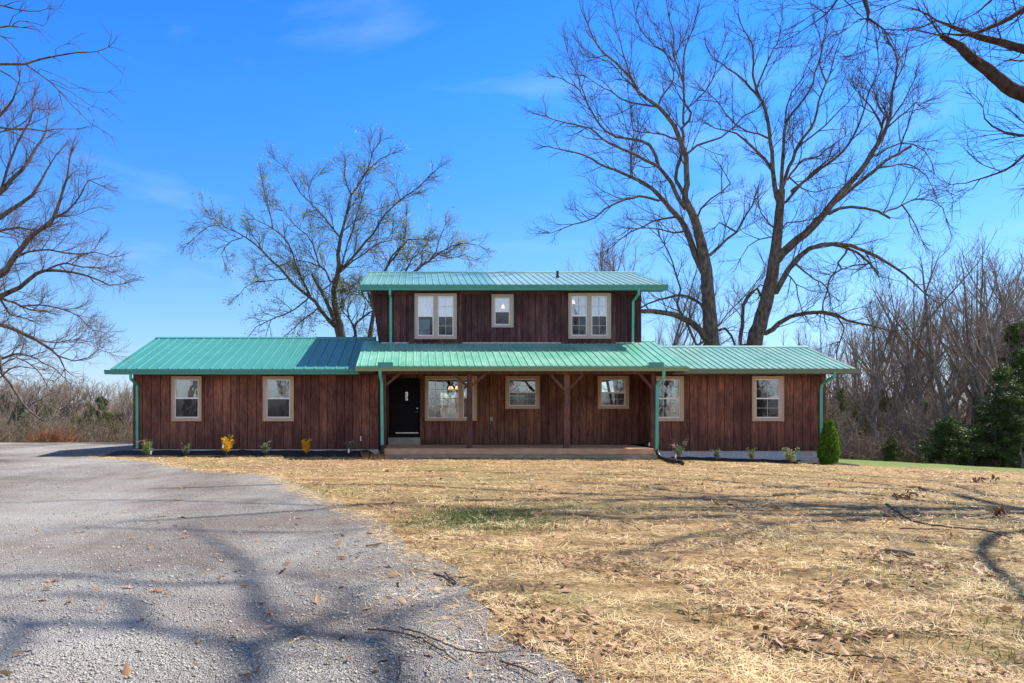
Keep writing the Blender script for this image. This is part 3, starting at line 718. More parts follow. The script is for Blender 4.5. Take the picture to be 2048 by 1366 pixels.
# centre
CXR0, CXR1 = -2.04, 8.75
ze = Z(731.8, 23.5); zr = Z(682, 26.9); pc = (zr-ze)/3.4
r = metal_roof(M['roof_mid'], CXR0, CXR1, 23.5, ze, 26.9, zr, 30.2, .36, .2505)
r['label'] = 'bright worn green roof over the porch, pale glare painted in'
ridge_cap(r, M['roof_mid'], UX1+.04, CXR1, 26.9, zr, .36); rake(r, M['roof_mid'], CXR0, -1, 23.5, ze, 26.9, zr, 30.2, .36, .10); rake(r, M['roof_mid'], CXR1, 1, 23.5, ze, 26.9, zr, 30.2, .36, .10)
gutter(M['gutter_sage'], X(710.5,23.4), X(1378.5,23.4), 23.39, Z(734,23.4), .130)
fascia(M['gutter_sage'], CXR0, CXR1, 23.51, ze-.17, ze-.035)
for px in (755.5, 1296.8):
    mb = MB(); a, b = X(px,23.4), X(px+30.4,23.4); z0, z1 = Z(734,23.4)-.01, Z(724.6,23.4)
    mb.prism([(23.37,z0),(23.385,z0),(23.385,z1),(23.37,z1)], 0, a, b); mb.prism([(23.386,z0+.03),(23.386,z0+.04),(23.60,z1-.05),(23.60,z1-.06)], 0, a+.002, b-.002)
    mb.build('splash_guard', M['gutter'], HOUSE)
# wall flashing where the upper storey meets the porch roof
mb = MB(); zf = ze + (YU-.06-23.5)*pc
mb.prism([(YU-.14, zf-.02), (YU-.04, zf+.02), (YU-.036, zf+.040), (YU-.031, zf+.040), (YU-.031, zf-.02)], 0, UX0, UX1); mb.build('flashing', M['flashing'], HOUSE)
# upper storey
ze = Z(568.9, 26.1)
r = metal_roof(M['roof_top'], X(721,26.1), X(1334,26.1), 26.1, ze, 30.0, 7.32, 33.9, .305, .2525)
r['label'] = 'pale green roof of the upper storey'
ridge_cap(r, M['roof_top'], X(721,26.1), X(1334,26.1), 30.0, 7.32, .305)
rake(r, M['gutter'], X(721,26.1), -1, 26.1, ze, 30, 7.32, 33.9, .305); rake(r, M['gutter'], X(1334,26.1), 1, 26.1, ze, 30, 7.32, 33.9, .305)
mb = MB(); c = P(1115, 557, 28.2); mb.tube([c+Vector((0,0,-.2)), c+Vector((0,0,.10))], .075, 12); mb.tube([c+Vector((0,0,.10)), c+Vector((0,0,.30))], .05, 12); mb.tube([c+Vector((0,0,-.16)), c+Vector((0,0,-.05))], [.16,.08], 12)
mb.build('vent_pipe', M['drain'], r)
fascia(M['gutter'], X(721,26.1), X(1334,26.1), 26.13, ze-.21, ze-.035); soffit(X(721,26.1)+.01, X(1334,26.1)-.01, 26.165, YU-.032, ze-.19)
gutter(M['gutter'], X(718.5,26.0), X(1337,26.0), 26.01, Z(569.5,26.0), .185)
mb = MB(); mb.box(UX0-.3, UX1, YU-.055, YU-.031, ze-.28, ze-.192); mb.build('frieze_board', M['beam'], HOUSE)
# box bays round the two big upper windows
for a, b, zb, op in ((817, 924.6, 693.6, U_A), (1121.5, 1230, 692, U_C)):
    wall('window_bay', M['board_up'], X(a,YU), X(b,YU), Z(zb,YU)-.02, ze-.2, YU-.032, 0.10, [opening(op, YU)], 0.26)

# windows
TR, TU = M['trim'], M['trim_up']
window(W_A, YW, TR, [(350.8,759.3,398.3,835.2,796.5,None)], YW-.035, label='left wing window nearest the corner')
window(W_B, YW, TR, [(534,759,580.8,835.2,797,None)], YW-.035, label='left wing window nearest the porch')
window(W_C, YW, TR, [(1309,759,1358.2,835.5,797,(3,2))], YW-.035, screened=False, label='window partly behind the green downspout')
window(W_D, YW, TR, [(1509.5,758.6,1557.2,835.5,797,(2,2))], YW-.035, label='window at the far end of the right wing')
window(P_A, YP, TR, [(855.6,758.6,917,836,None,(4,4)), (925.8,758.6,946.7,836,795.5,None)], YP-.03, label='wide porch window with many small panes')
window(P_B, YP, TR, [(1017.4,758.6,1071.8,811.5,784.8,(3,2))], YP-.03)
window(P_C, YP, TR, [(1201.3,758.6,1249.5,811.5,785.5,(3,2))], YP-.03)
window(U_A, YU, TU, [(835.4,593.8,866.6,672.4,633.5,None), (875.6,593.8,906.3,672.4,633.5,(2,2))], YU-.132, 'glass_up', reflection_sheet=0.55, label='double upper window on the left')
window(U_B, YU, TU, [(989,596,1019,650,623.5,None)], YU-.03, 'glass_up', label='single small upper window')
window(U_C, YU, TU, [(1140.9,593.6,1171.5,672,632.5,(2,2)), (1180.8,593.6,1211.8,672,632.5,(2,2))], YU-.132, 'glass_up', label='double upper window on the right')
for (a, b, c0, c1), y in [(o, 32.92) for o in BW]+[(o, 30.62) for o in BR]+[(o, 33.42) for o in BP+BU]:
    mb = MB(); mb.box(a-.06,b+.06,y+.02,y+.05,c1,c1+.06); mb.box(a-.06,b+.06,y+.02,y+.05,c0-.06,c0); mb.box(a-.06,a,y+.02,y+.05,c0,c1); mb.box(b,b+.06,y+.02,y+.05,c0,c1)
    m_ = (c0+c1)/2; mb.box(a,b,y,y+.03,m_-.025,m_+.025)
    w = mb.build('window', M['sash'], HOUSE); p = MB(); p.box(a,b,y-.012,y-.006,c0,c1); p.build('pane', M['glass'], w)

# front door, recessed, with its step
d0, d1, dt, db = opP[3][0], opP[3][1], opP[3][3], Z(868, YP)
mb = MB(); mb.box(d0,d0+.04,YP-.02,YP+.30,db,dt); mb.box(d1-.04,d1,YP-.02,YP+.30,db,dt); mb.box(d0+.04,d1-.04,YP-.02,YP+.30,dt-.05,dt); mb.box(d0+.04,d1-.04,YP-.01,YP+.30,db-.13,db)
mb.build('door_frame', M['dark'], HOUSE)
mb = MB(); a, b, ys = d0+.045, d1-.045, YP+.20
mb.box(a,b,ys,ys+.045,db+.03,dt-.055)
w2 = (b-a)
for (u0,u1,v0,v1) in ((.12,.46,.08,.38),(.54,.88,.08,.38),(.12,.38,.44,.94),(.62,.88,.44,.94)):
    za, zb = db+.03+(dt-.085-db)*v0, db+.03+(dt-.085-db)*v1; xa, xb = a+w2*u0, a+w2*u1
    for q in ((xa,xb,za,za+.02),(xa,xb,zb-.02,zb),(xa,xa+.02,za+.02,zb-.02),(xb-.02,xb,za+.02,zb-.02)): mb.box(q[0],q[1],ys-.012,ys,q[2],q[3])
door = mb.build('door', M['door'], HOUSE)
mb = MB(); mb.box(X(810.5,YP),X(815.5,YP),ys-.018,ys-.001,Z(801,YP),Z(783.6,YP)); mb.build('door_light', M['glass_up'], door)
mb = MB(); mb.box(X(811.2,YP),X(814.8,YP),ys-.0005+.0,ys+.0,Z(800,YP),Z(784.4,YP)); 
hx = X(834.5,YP); hz = Z(823.7,YP); mb = MB(); mb.tube([(hx,ys-.002,hz),(hx,ys-.05,hz)],[.028,.014],12); mb.tube([(hx,ys-.05,hz),(hx-.10,ys-.055,hz)],.011,8); mb.build('handle', M['steel'], door)
mb = MB(); mb.tube([(hx,ys-.002,hz+.13),(hx,ys-.02,hz+.13)],.026,12); mb.build('lock', M['steel'], door)
mb = MB(); mb.box(X(791,YP),X(837,YP),ys-.03,ys-.002,Z(867,YP),Z(865.2,YP)); mb.build('threshold', M['steel'], door)
mb = MB(); mb.box(d0-.01,X(840.8,26.2),26.05,YP-.04,FZ,Z(875,26.2)); mb.build('door_step', M['concrete'], HOUSE, bevel=.012)

# porch slab, footing, beam, posts, braces
mb = MB(); mb.box(X(766,23.6),X(1309,23.6),23.6,YP-.034,Z(909.3,23.6),FZ+.0); mb.build('porch_floor', M['porch'], HOUSE, bevel=.015)
mb = MB(); mb.box(X(764,23.5),X(1313.6,23.5),23.5,YP-.1,-.35,Z(909.3,23.6)-.003); mb.build('footing', M['concrete'], HOUSE, bevel=.01)
zbm = Z(748.5, 23.8)
mb = MB(); mb.box(X(762,23.8),X(1312,23.8),23.72,23.88,zbm,Z(739,23.8),.6); mb.build('beam', M['beam'], HOUSE, bevel=.006)
soffit(CXR0+.03, CXR1-.03, 23.9, YP-.033, 2.88)
for a, b in ((CXR0+.04,LX1-.03),(RX0+.05,CXR1-.04)): mb = MB(); mb.box(a,b,23.56,23.9,2.80,2.86); mb.build('soffit', M['beam'], HOUSE)
for px, w_ in ((766.5,.17),(939.3,.175),(1132.8,.185),(1306.5,.165)):
    x = X(px,23.8); mb = MB(); mb.box(x-w_/2,x+w_/2,23.8-w_/2,23.8+w_/2,FZ+.002,zbm-.002,rh.random()); mb.build('post', M['beam'], HOUSE, bevel=.008)
def brace(p0, p1, y=23.8):
    a, b = Vector((X(p0[0],y),y,Z(p0[1],y))), Vector((X(p1[0],y),y,Z(p1[1],y)))
    mb = MB(); mb.tube([a,b],.05,flat=(.042,.062)); mb.build('brace', M['beam'], HOUSE)
brace((769,773),(803,744)); brace((936,774),(903,743.5)); brace((943,772),(977,743.5)); brace((1127,779),(1096,743.5)); brace((1139,777),(1170,744)); brace((1304,777),(1275,744))
mb = MB(); mb.box(X(980.2,YP),X(984.8,YP),YP-.075,YP-.032,Z(842,YP),Z(834,YP)); mb.build('outlet_box', M['grey'], HOUSE, bevel=.006)
mb = MB(); mb.box(X(720.7,YW),X(722.7,YW),YW-.07,YW-.046,Z(881.5,YW),Z(872,YW)); mb.build('wall_tag', M['white'], HOUSE)
mb = MB(); c = P(1301.3,893.5,25.2); mb.tube([(c.x-.03,c.y,FZ),(c.x-.03,c.y,FZ+.05),(c.x-.03,c.y,FZ+.09),(c.x-.03,c.y,FZ+.14)],[.05,.055,.045,.018],10)
o = mb.build('bottle', M['white'], smooth=True); props(o, 'small white jug standing on the porch floor by the right-hand post', 'jug')

# downspouts
def spout(pts, a=.036, b=.05, black=None, straps=()):
    mb = MB(); mb.tube(pts,.05,flat=(a,b)); o = mb.build('downspout', M['spout'], HOUSE)
    for z in straps:
        q = Vector(pts[-1]); m2 = MB(); m2.box(q.x-b-.008,q.x+b+.008,q.y-a-.012,q.y+a+.03,z-.015,z+.015); m2.build('strap', M['spout'], o)
    return o
# the tube's "up" axis follows y, so flat=(across, depth)
spout([P(261,748,24.86),P(261.5,757,24.86),P(274.3,771,25.40),P(274.5,897,25.40)],.042,.034,straps=(1.0,2.2))
spout([P(760,741,23.46),P(760.3,752,23.46),P(763.2,765,23.60),P(764.6,890.5,23.60)],.048,.034,straps=(1.0,))
spout([P(1327.4,741.5,23.46),P(1327.2,755,23.46),P(1314.4,771,23.60),P(1313.4,900,23.60)],.048,.034)
spout([P(1669,745,24.86),P(1668.7,753,24.86),P(1644.5,767.5,25.40),P(1642.4,777,25.41),P(1642.4,905,25.41)],.046,.034,straps=(1.2,))
spout([P(780,578,26.07),P(780,588,26.07),P(781.3,596,26.50),P(781.5,688,26.50)],.042,.034)
spout([P(1277.8,577.7,26.07),P(1277.4,588,26.07),P(1266.3,603,26.50),P(1265.6,686,26.50)],.042,.034)
m2 = MB(); c = P(1265.6,685.5,26.50); m2.box(c.x-.05,c.x+.05,c.y-.05,c.y+.04,c.z-.02,c.z+.03); m2.build('spout_outlet', M['white'], HOUSE)
def corrugated(pts, r=.052, seg=.03):
    pts = [Vector(p) for p in pts]; out = []; rr = []
    # Catmull-Rom
    q = [pts[0]*2-pts[1]]+pts+[pts[-1]*2-pts[-2]]; L = []
    for i in range(1, len(q)-2):
        n = max(2, int((q[i+1]-q[i]).length/seg))
        for k in range(n):
            u = k/n; a,b_,c_,d_ = q[i-1],q[i],q[i+1],q[i+2]
            L.append(0.5*((2*b_)+(-a+c_)*u+(2*a-5*b_+4*c_-d_)*u*u+(-a+3*b_-3*c_+d_)*u**3))
    L.append(pts[-1])
    rr = [r*(1.0 if i % 2 else .88) for i in range(len(L))]
    mb = MB(); mb.tube(L, rr, 12); return mb
mb = corrugated([P(764.8,889,23.58),P(765,897,23.57),P(765.5,906,23.5),P(766,911,23.42)], .058); mb.build('drain_hose', M['drain'], HOUSE)
mb = MB(); c = P(764.6,889.7,23.60); mb.box(c.x-.042,c.x+.042,c.y-.06,c.y+.05,c.z-.012,c.z+.016); mb.build('hose_tie', M['white'], HOUSE)
g_ = gzf(8.5,22)
p4 = P(1350,923,21.9); p5 = P(1363,927,21.5); p6 = P(1365,935,21.1)
mb = corrugated([P(1313.4,898,23.58),P(1315,905,23.56),P(1321,914,23.3),P(1333,919.5,22.7),Vector((p4.x,p4.y,gzf(p4.x,p4.y)+.06)),Vector((p5.x,p5.y,gzf(p5.x,p5.y)+.07)),Vector((p6.x,p6.y,gzf(p6.x,p6.y)+.06))], .062)
mb.build('drain_hose', M['drain'], HOUSE)
mb = MB(); c = P(1313.4,900,23.60); mb.box(c.x-.05,c.x+.05,c.y-.062,c.y+.05,c.z-.012,c.z+.02); mb.build('hose_tie', M['white'], HOUSE)

# lamps inside that show through the glass
def ceiling_lamp(px, py, d, n, r, label):
    c = P(px, py, d); root = empty('ceiling_lamp', (c.x, c.y, c.z+.35), label, 'lamp')
    mb = MB(); mb.tube([(c.x,c.y,c.z+.40),(c.x,c.y,c.z+.12)],.012,6); mb.tube([(c.x,c.y,c.z+.40),(c.x,c.y,c.z+.37)],.06,12)
    for i in range(n):
        a = 2*math.pi*i/n+.2; mb.tube([(c.x,c.y,c.z+.14),(c.x+.14*math.cos(a),c.y+.14*math.sin(a),c.z+.09)],.01,6)
    mb.build('stem', M['steel'], root)
    for i in range(n):
        a = 2*math.pi*i/n+.2; q = (c.x+.16*math.cos(a), c.y+.16*math.sin(a)) if n > 1 else (c.x, c.y)
        m2 = MB(); m2.tube([(q[0],q[1],c.z+.09),(q[0],q[1],c.z+.03),(q[0],q[1],c.z-.05)],[r*.4,r*.8,r],14); m2.build('lamp_shade', M['glow'], root)
ceiling_lamp(905.5, 777, 27.9, 3, .075, 'lit ceiling lamp with glowing glass shades seen through the wide porch window')
ceiling_lamp(1146, 605, 28.2, 1, .085, 'lit ceiling lamp glimpsed through the right-hand double upper window')
ceiling_lamp(1006, 614, 28.2, 1, .075, 'lit lamp glimpsed through the single small upper window')

# ------------------------------------------------------------------ trees
UP = Vector((0, 0, 1))
def rvec(rng): return Vector((rng.gauss(0,1), rng.gauss(0,1), rng.gauss(0,1)))
class Tubes:
    """fast tubes for twigs"""
    def __init__(s): s.v = []; s.f = []
    def add(s, pts, rads, n):
        b = len(s.v); m = len(pts); up = None
        for i, p in enumerate(pts):
            d = pts[min(i+1,m-1)]-pts[max(i-1,0)]
            if d.length < 1e-9: d = Vector((0,0,1))
            d.normalize()
            if up is None: up = d.orthogonal().normalized()
            else:
                up = up-d*up.dot(d); up = up.normalized() if up.length > 1e-6 else d.orthogonal().normalized()
            sd = d.cross(up); r = rads[i]
            for k in range(n):
                a = 2*math.pi*k/n; q = p+sd*(math.cos(a)*r)+up*(math.sin(a)*r); s.v.append((q.x,q.y,q.z))
        for i in range(m-1):
            for k in range(n):
                k2 = (k+1) % n; s.f.append((b+i*n+k, b+i*n+k2, b+(i+1)*n+k2, b+(i+1)*n+k))
    def build(s, name, mat, parent, smooth=True):
        o = mesh_np(name, np.array(s.v), np.array(s.f), mat, smooth=smooth)
        if parent is not None: o.parent = parent; o.matrix_parent_inverse = Matrix.Translation(-parent_world(parent))
        return o
def interp(pts, t):
    n = len(pts)-1; x = min(t*n, n-1e-6); i = int(x); u = x-i
    return pts[i].lerp(pts[i+1], u), (pts[i+1]-pts[i]).normalized()
def spawn(tb, pts, r0, r1, level, cfg, rng, tips, t0=0.15):
    L = sum((b-a).length for a, b in zip(pts[:-1], pts[1:]))
    c = cfg[level]
    n = int(L*c['den']*(1-t0)+rng.random())
    for i in range(n):
        t = t0+(1-t0)*(i+rng.random())/max(n, 1)
        p, d = interp(pts, t)
        perp = rvec(rng); perp -= d*perp.dot(d)
        if perp.length < 1e-6: continue
        perp.normalize()
        perp = (perp+UP*c.get('side', 0.3)).normalized()
        a = R(rng.gauss(c['ang'], 9)); dr = (d*math.cos(a)+perp*math.sin(a)).normalized()
        ln = c['len']*(1-(.74 if level == 0 else .45)*t)*rng.uniform(0.6, 1.25)
        ln = min(ln, L*0.9)
        rp = r0+(r1-r0)*t; r = min(rp*0.75, c['r']*rng.uniform(0.8, 1.2)); re = c['re']
        k = c['seg']; q = [p]; w = dr.copy(); st = ln/k
        for j in range(k):
            w = (w+rvec(rng)*c['wob']+UP*c['trop']*(j+1)/k).normalized(); q.append(q[-1]+w*st)
        tb.add(q, [r+(re-r)*j/k for j in range(k+1)], c['n'])
        if level+1 < len(cfg): spawn(tb, q, r, re, level+1, cfg, rng, tips, 0.12)
        elif tips is not None: tips.append((q[-1], w)); tips.append((q[len(q)//2], w))

def smooth_pts(pts, rads, step, rng, wob):
    q = [pts[0]*2-pts[1]]+pts+[pts[-1]*2-pts[-2]]; L = []; Rr = []
    for i in range(1, len(q)-2):
        n = max(1, int((q[i+1]-q[i]).length/step))
        for k in range(n):
            u = k/n; a,b,c,d = q[i-1],q[i],q[i+1],q[i+2]
            p = 0.5*((2*b)+(-a+c)*u+(2*a-5*b+4*c-d)*u*u+(-a+3*b-3*c+d)*u**3)
            L.append(p+rvec(rng)*wob*(1 if k else .3)); Rr.append(rads[i-1]+(rads[i]-rads[i-1])*u)
    L.append(pts[-1]); Rr.append(rads[-1]); return L, Rr

def traced_tree(name, label, cat, limbs, conv, D, cfg, mats, seed, group=None, ground=None, wob=.02, dens=1.0, leaves=None, kspread=0.45, rscale=0.86):
    """limbs: (points in photograph coordinates, start radius, end radius in photograph px at depth D, lateral slope or None). Each limb leaves
    the nearest earlier one and leans forward or back, so the crown has depth."""
    rng = random.Random(seed)
    limbs3 = []; idx = []
    for pts, ra, rb, k in limbs:
        if len(pts[0]) == 3:
            w3 = [Vector(p) for p in pts]; limbs3.append((w3, [(ra+(rb-ra)*i/(len(w3)-1))/F*D for i in range(len(w3))])); continue
        pp = [conv(*p) for p in pts]
        if limbs3:
            best = min(((math.hypot(pp[0][0]-a, pp[0][1]-b), d, a, b) for a, b, d in idx)); d0 = best[1]
            if 1.0 < best[0] < 45: pp.insert(0, (best[2], best[3]))
        else: d0 = D
        if k is None: k = rng.uniform(-kspread, kspread)
        out = []; d = d0; prev = None
        for p in pp:
            if prev is not None: d += k*math.hypot(p[0]-prev[0], p[1]-prev[1])/F*D*(1+0.3*rng.uniform(-1, 1))
            out.append(P(p[0], p[1], d)); idx.append((p[0], p[1], d)); prev = p
        # finer index for later attachments
        for (a, b) in zip(range(len(pp)-1), range(1, len(pp))):
            for u in (.1, .2, .3, .4, .5, .6, .7, .8, .9):
                idx.append((pp[a][0]+(pp[b][0]-pp[a][0])*u, pp[a][1]+(pp[b][1]-pp[a][1])*u, out[a].y+(out[b].y-out[a].y)*u))
        rads = [rscale*(ra+(rb-ra)*i/(len(out)-1))/F*D for i in range(len(out))]
        limbs3.append((out, rads))
    base = limbs3[0][0][0]
    if ground is not None:
        g = gzf(base.x, base.y); o0, r0 = limbs3[0]
        if o0[0].z > g+0.3:
            b0 = Vector((o0[0].x+ground, o0[0].y, g-0.2)); mid = b0.lerp(o0[0], .35)
            o0[:0] = [b0, mid]; r0[:0] = [r0[0]*1.55, r0[0]*1.12]
    root = empty(name, (limbs3[0][0][0].x, limbs3[0][0][0].y, gzf(limbs3[0][0][0].x, limbs3[0][0][0].y)), label, cat, group)
    tk = Tubes(); cr = Tubes(); tips = []
    for i, (pts, rads) in enumerate(limbs3):
        st = 0.35*D/34
        L, Rr = smooth_pts(pts, rads, st, rng, wob*D/34)
        n = 14 if Rr[0] > .2 else (9 if Rr[0] > .07 else 6)
        tk.add(L, Rr, n)
        start = 0.55 if i == 0 else 0.12
        spawn(cr, L, Rr[0], Rr[-1], 0, cfg, rng, tips, start)
        # feathering at the tip
        c = cfg[0]; p, d = L[-1], (L[-1]-L[-2]).normalized()
        for _ in range(3 if Rr[-1] < .05 else 0):
            w = (d+rvec(rng)*.3).normalized(); q = [p]
            for j in range(4): w = (w+rvec(rng)*.12+UP*c['trop']).normalized(); q.append(q[-1]+w*c['len']*.11)
            cr.add(q, [min(Rr[-1], c['r'])*(1-.2*j) for j in range(5)], 4); spawn(cr, q, c['r'], c['re'], 2 if len(cfg) > 2 else 1, cfg, rng, tips, 0.05)
    tk.build('trunk', mats[0], root); cr.build('crown', mats[1], root)
    if leaves:
        leafy = leaf_cloud(tips, leaves[0], leaves[1], rng); leafy = mesh_np('leaves', leafy[0], leafy[1], leaves[2], tone=leafy[2]); leafy.parent = root; leafy.matrix_parent_inverse = Matrix.Translation(-root.location)
    return root, tips
def leaf_cloud(points, n_per, size, rng, hang=-0.4, spread=.1):
    co = []; fa = []; tn = []
    for p, w in points:
        k = int(n_per+rng.random())
        for _ in range(k):
            c = p+rvec(rng)*spread; d = (rvec(rng)*.6+w*.4+UP*hang).normalized(); sd = d.cross(rvec(rng))
            if sd.length < 1e-6: continue
            sd.normalize(); s = size*rng.uniform(.6, 1.3); b = len(co)
            co += [c, c+d*s*.5+sd*s*.22, c+d*s, c+d*s*.5-sd*s*.22]; fa.append((b, b+1, b+2, b+3)); tn.append(rng.random())
    return np.array([tuple(c) for c in co]), np.array(fa), np.array(tn)

def cfg_tree(s=1.0, l1=2.6, up=.10, dens=1.0, droop=0.0):
    return [dict(den=1.7*dens/s, ang=42, len=l1*s, r=.023*s, re=.007*s, seg=6, wob=.10, trop=up, n=5, side=.35),
            dict(den=3.6*dens/s, ang=40, len=1.25*s, r=.0095*s, re=.0045*s, seg=4, wob=.11, trop=up*.9-droop, n=3, side=.25),
            dict(den=8.5*dens/s, ang=38, len=.62*s, r=.0065*s, re=.0035*s, seg=2, wob=.10, trop=up*.8-droop, n=3, side=.2)]

zA = lambda x, y: (1040+x/1.951, y/1.951)
A = [
 ([(748,1345),(742,1250),(737,1170),(730,1090),(722,1020),(705,940),(690,880),(665,820),(645,780)], 17, 7.5, 0.02),
 ([(645,780),(652,720),(650,650),(640,585),(622,540),(600,490),(570,450),(540,415),(500,388),(460,358),(432,300),(372,242),(330,210),(285,150),(262,90)], 7.0, 1.2, -.15),
 ([(728,1085),(700,1030),(672,960),(650,900),(620,850),(585,812),(550,770),(515,735),(480,710),(430,690),(370,662),(310,640),(250,605),(180,586),(110,572)], 9, 1.0, .3),
 ([(645,812),(618,775),(590,712),(560,672),(540,650),(495,628),(450,603),(395,580),(350,560),(300,520),(245,492),(180,480),(100,455)], 5.5, .9, -.45),
 ([(541,652),(530,610),(505,565),(470,548),(425,542),(375,535),(335,512),(300,470),(265,410),(232,350),(185,320),(140,300)], 4, .9, .4),
 ([(265,410),(240,340),(215,270),(185,205)], 1.8, .6, .1),
 ([(640,760),(608,700),(612,660),(625,620),(636,560),(632,500),(660,470),(668,440),(640,400),(640,330),(622,275),(600,220),(600,150),(585,80),(572,5)], 4.6, 1.0, .15),
 ([(636,480),(640,400),(636,320),(640,230),(655,160),(690,60),(705,0)], 3.0, .8, -.3),
 ([(540,415),(548,385),(585,335),(600,280),(570,210),(545,130),(500,60)], 2.5, .7, .3),
 ([(600,240),(560,200),(500,150),(455,75),(440,0)], 2.2, .7, -.2),
 ([(660,415),(700,380),(750,310),(770,240),(800,150)], 2.0, .7, .2),
 ([(652,600),(690,568),(735,552),(785,535),(835,495),(868,455),(925,425)], 3.4, 1.2, -.3),
 ([(625,548),(560,525),(510,518),(465,515)], 2.4, 1.0, .3),
 ([(534,418),(480,408),(430,400),(390,385),(355,355),(330,345),(260,300)], 2.6, .8, -.3),
 ([(510,735),(470,715),(440,690),(435,620),(420,520),(400,440)], 2.2, .7, -.1),
 ([(432,688),(433,600),(445,520),(430,430),(420,350)], 2.2, .7, .2),
 ([(540,782),(490,768),(440,772),(380,790),(330,815),(290,850),(240,868),(180,885),(120,910)], 3.6, .8, -.4),
 ([(615,845),(565,853),(520,862),(480,885),(430,905),(385,940),(342,978)], 3.0, 1.0, .3),
 ([(650,900),(600,908),(550,895),(500,890),(430,892)], 2.6, 1.0, -.3),
 ([(742,995),(775,965),(805,935),(845,905),(870,860),(905,805),(915,770)], 4.2, 1.2, .2),
 ([(845,905),(810,885),(778,868),(760,890)], 2.4, .8, -.2),
 ([(692,850),(705,815),(745,775),(790,745),(820,715),(808,690),(790,660)], 3.0, .9, -.3),
 ([(735,1335),(705,1290),(665,1255),(620,1235),(570,1222),(520,1213),(475,1213),(430,1205)], 8.5, 4.0, -.3),
 ([(720,1210),(705,1185),(665,1160),(625,1150),(585,1160),(540,1170),(500,1185),(475,1200)], 4.2, 1.6, .2),
 ([(690,1350),(668,1300),(640,1240),(615,1185),(627,1130),(605,1060),(580,985),(545,925)], 3.4, 1.2, -.15),
 ([(770,1290),(800,1280),(825,1310),(838,1345)], 3.4, 2.2, .1),
 ([(600,220),(640,150),(660,80),(640,0)], 1.8, .6, .2),
 ([(430,295),(400,200),(380,120),(360,40)], 1.8, .6, -.2),
 ([(500,388),(440,330),(400,300),(350,240),(290,220),(230,170)], 1.8, .6, .4),
]
traced_tree('maple_tree', 'tall bare maple with twin upright stems, the left of the pair behind the right wing', 'tree', A, zA, 34.0,
            cfg_tree(1.0, 2.7, .10, 1.0), (M['bark_maple'], M['twig_maple']), 3, 'pair of tall bare maples behind the right wing', ground=0.25)
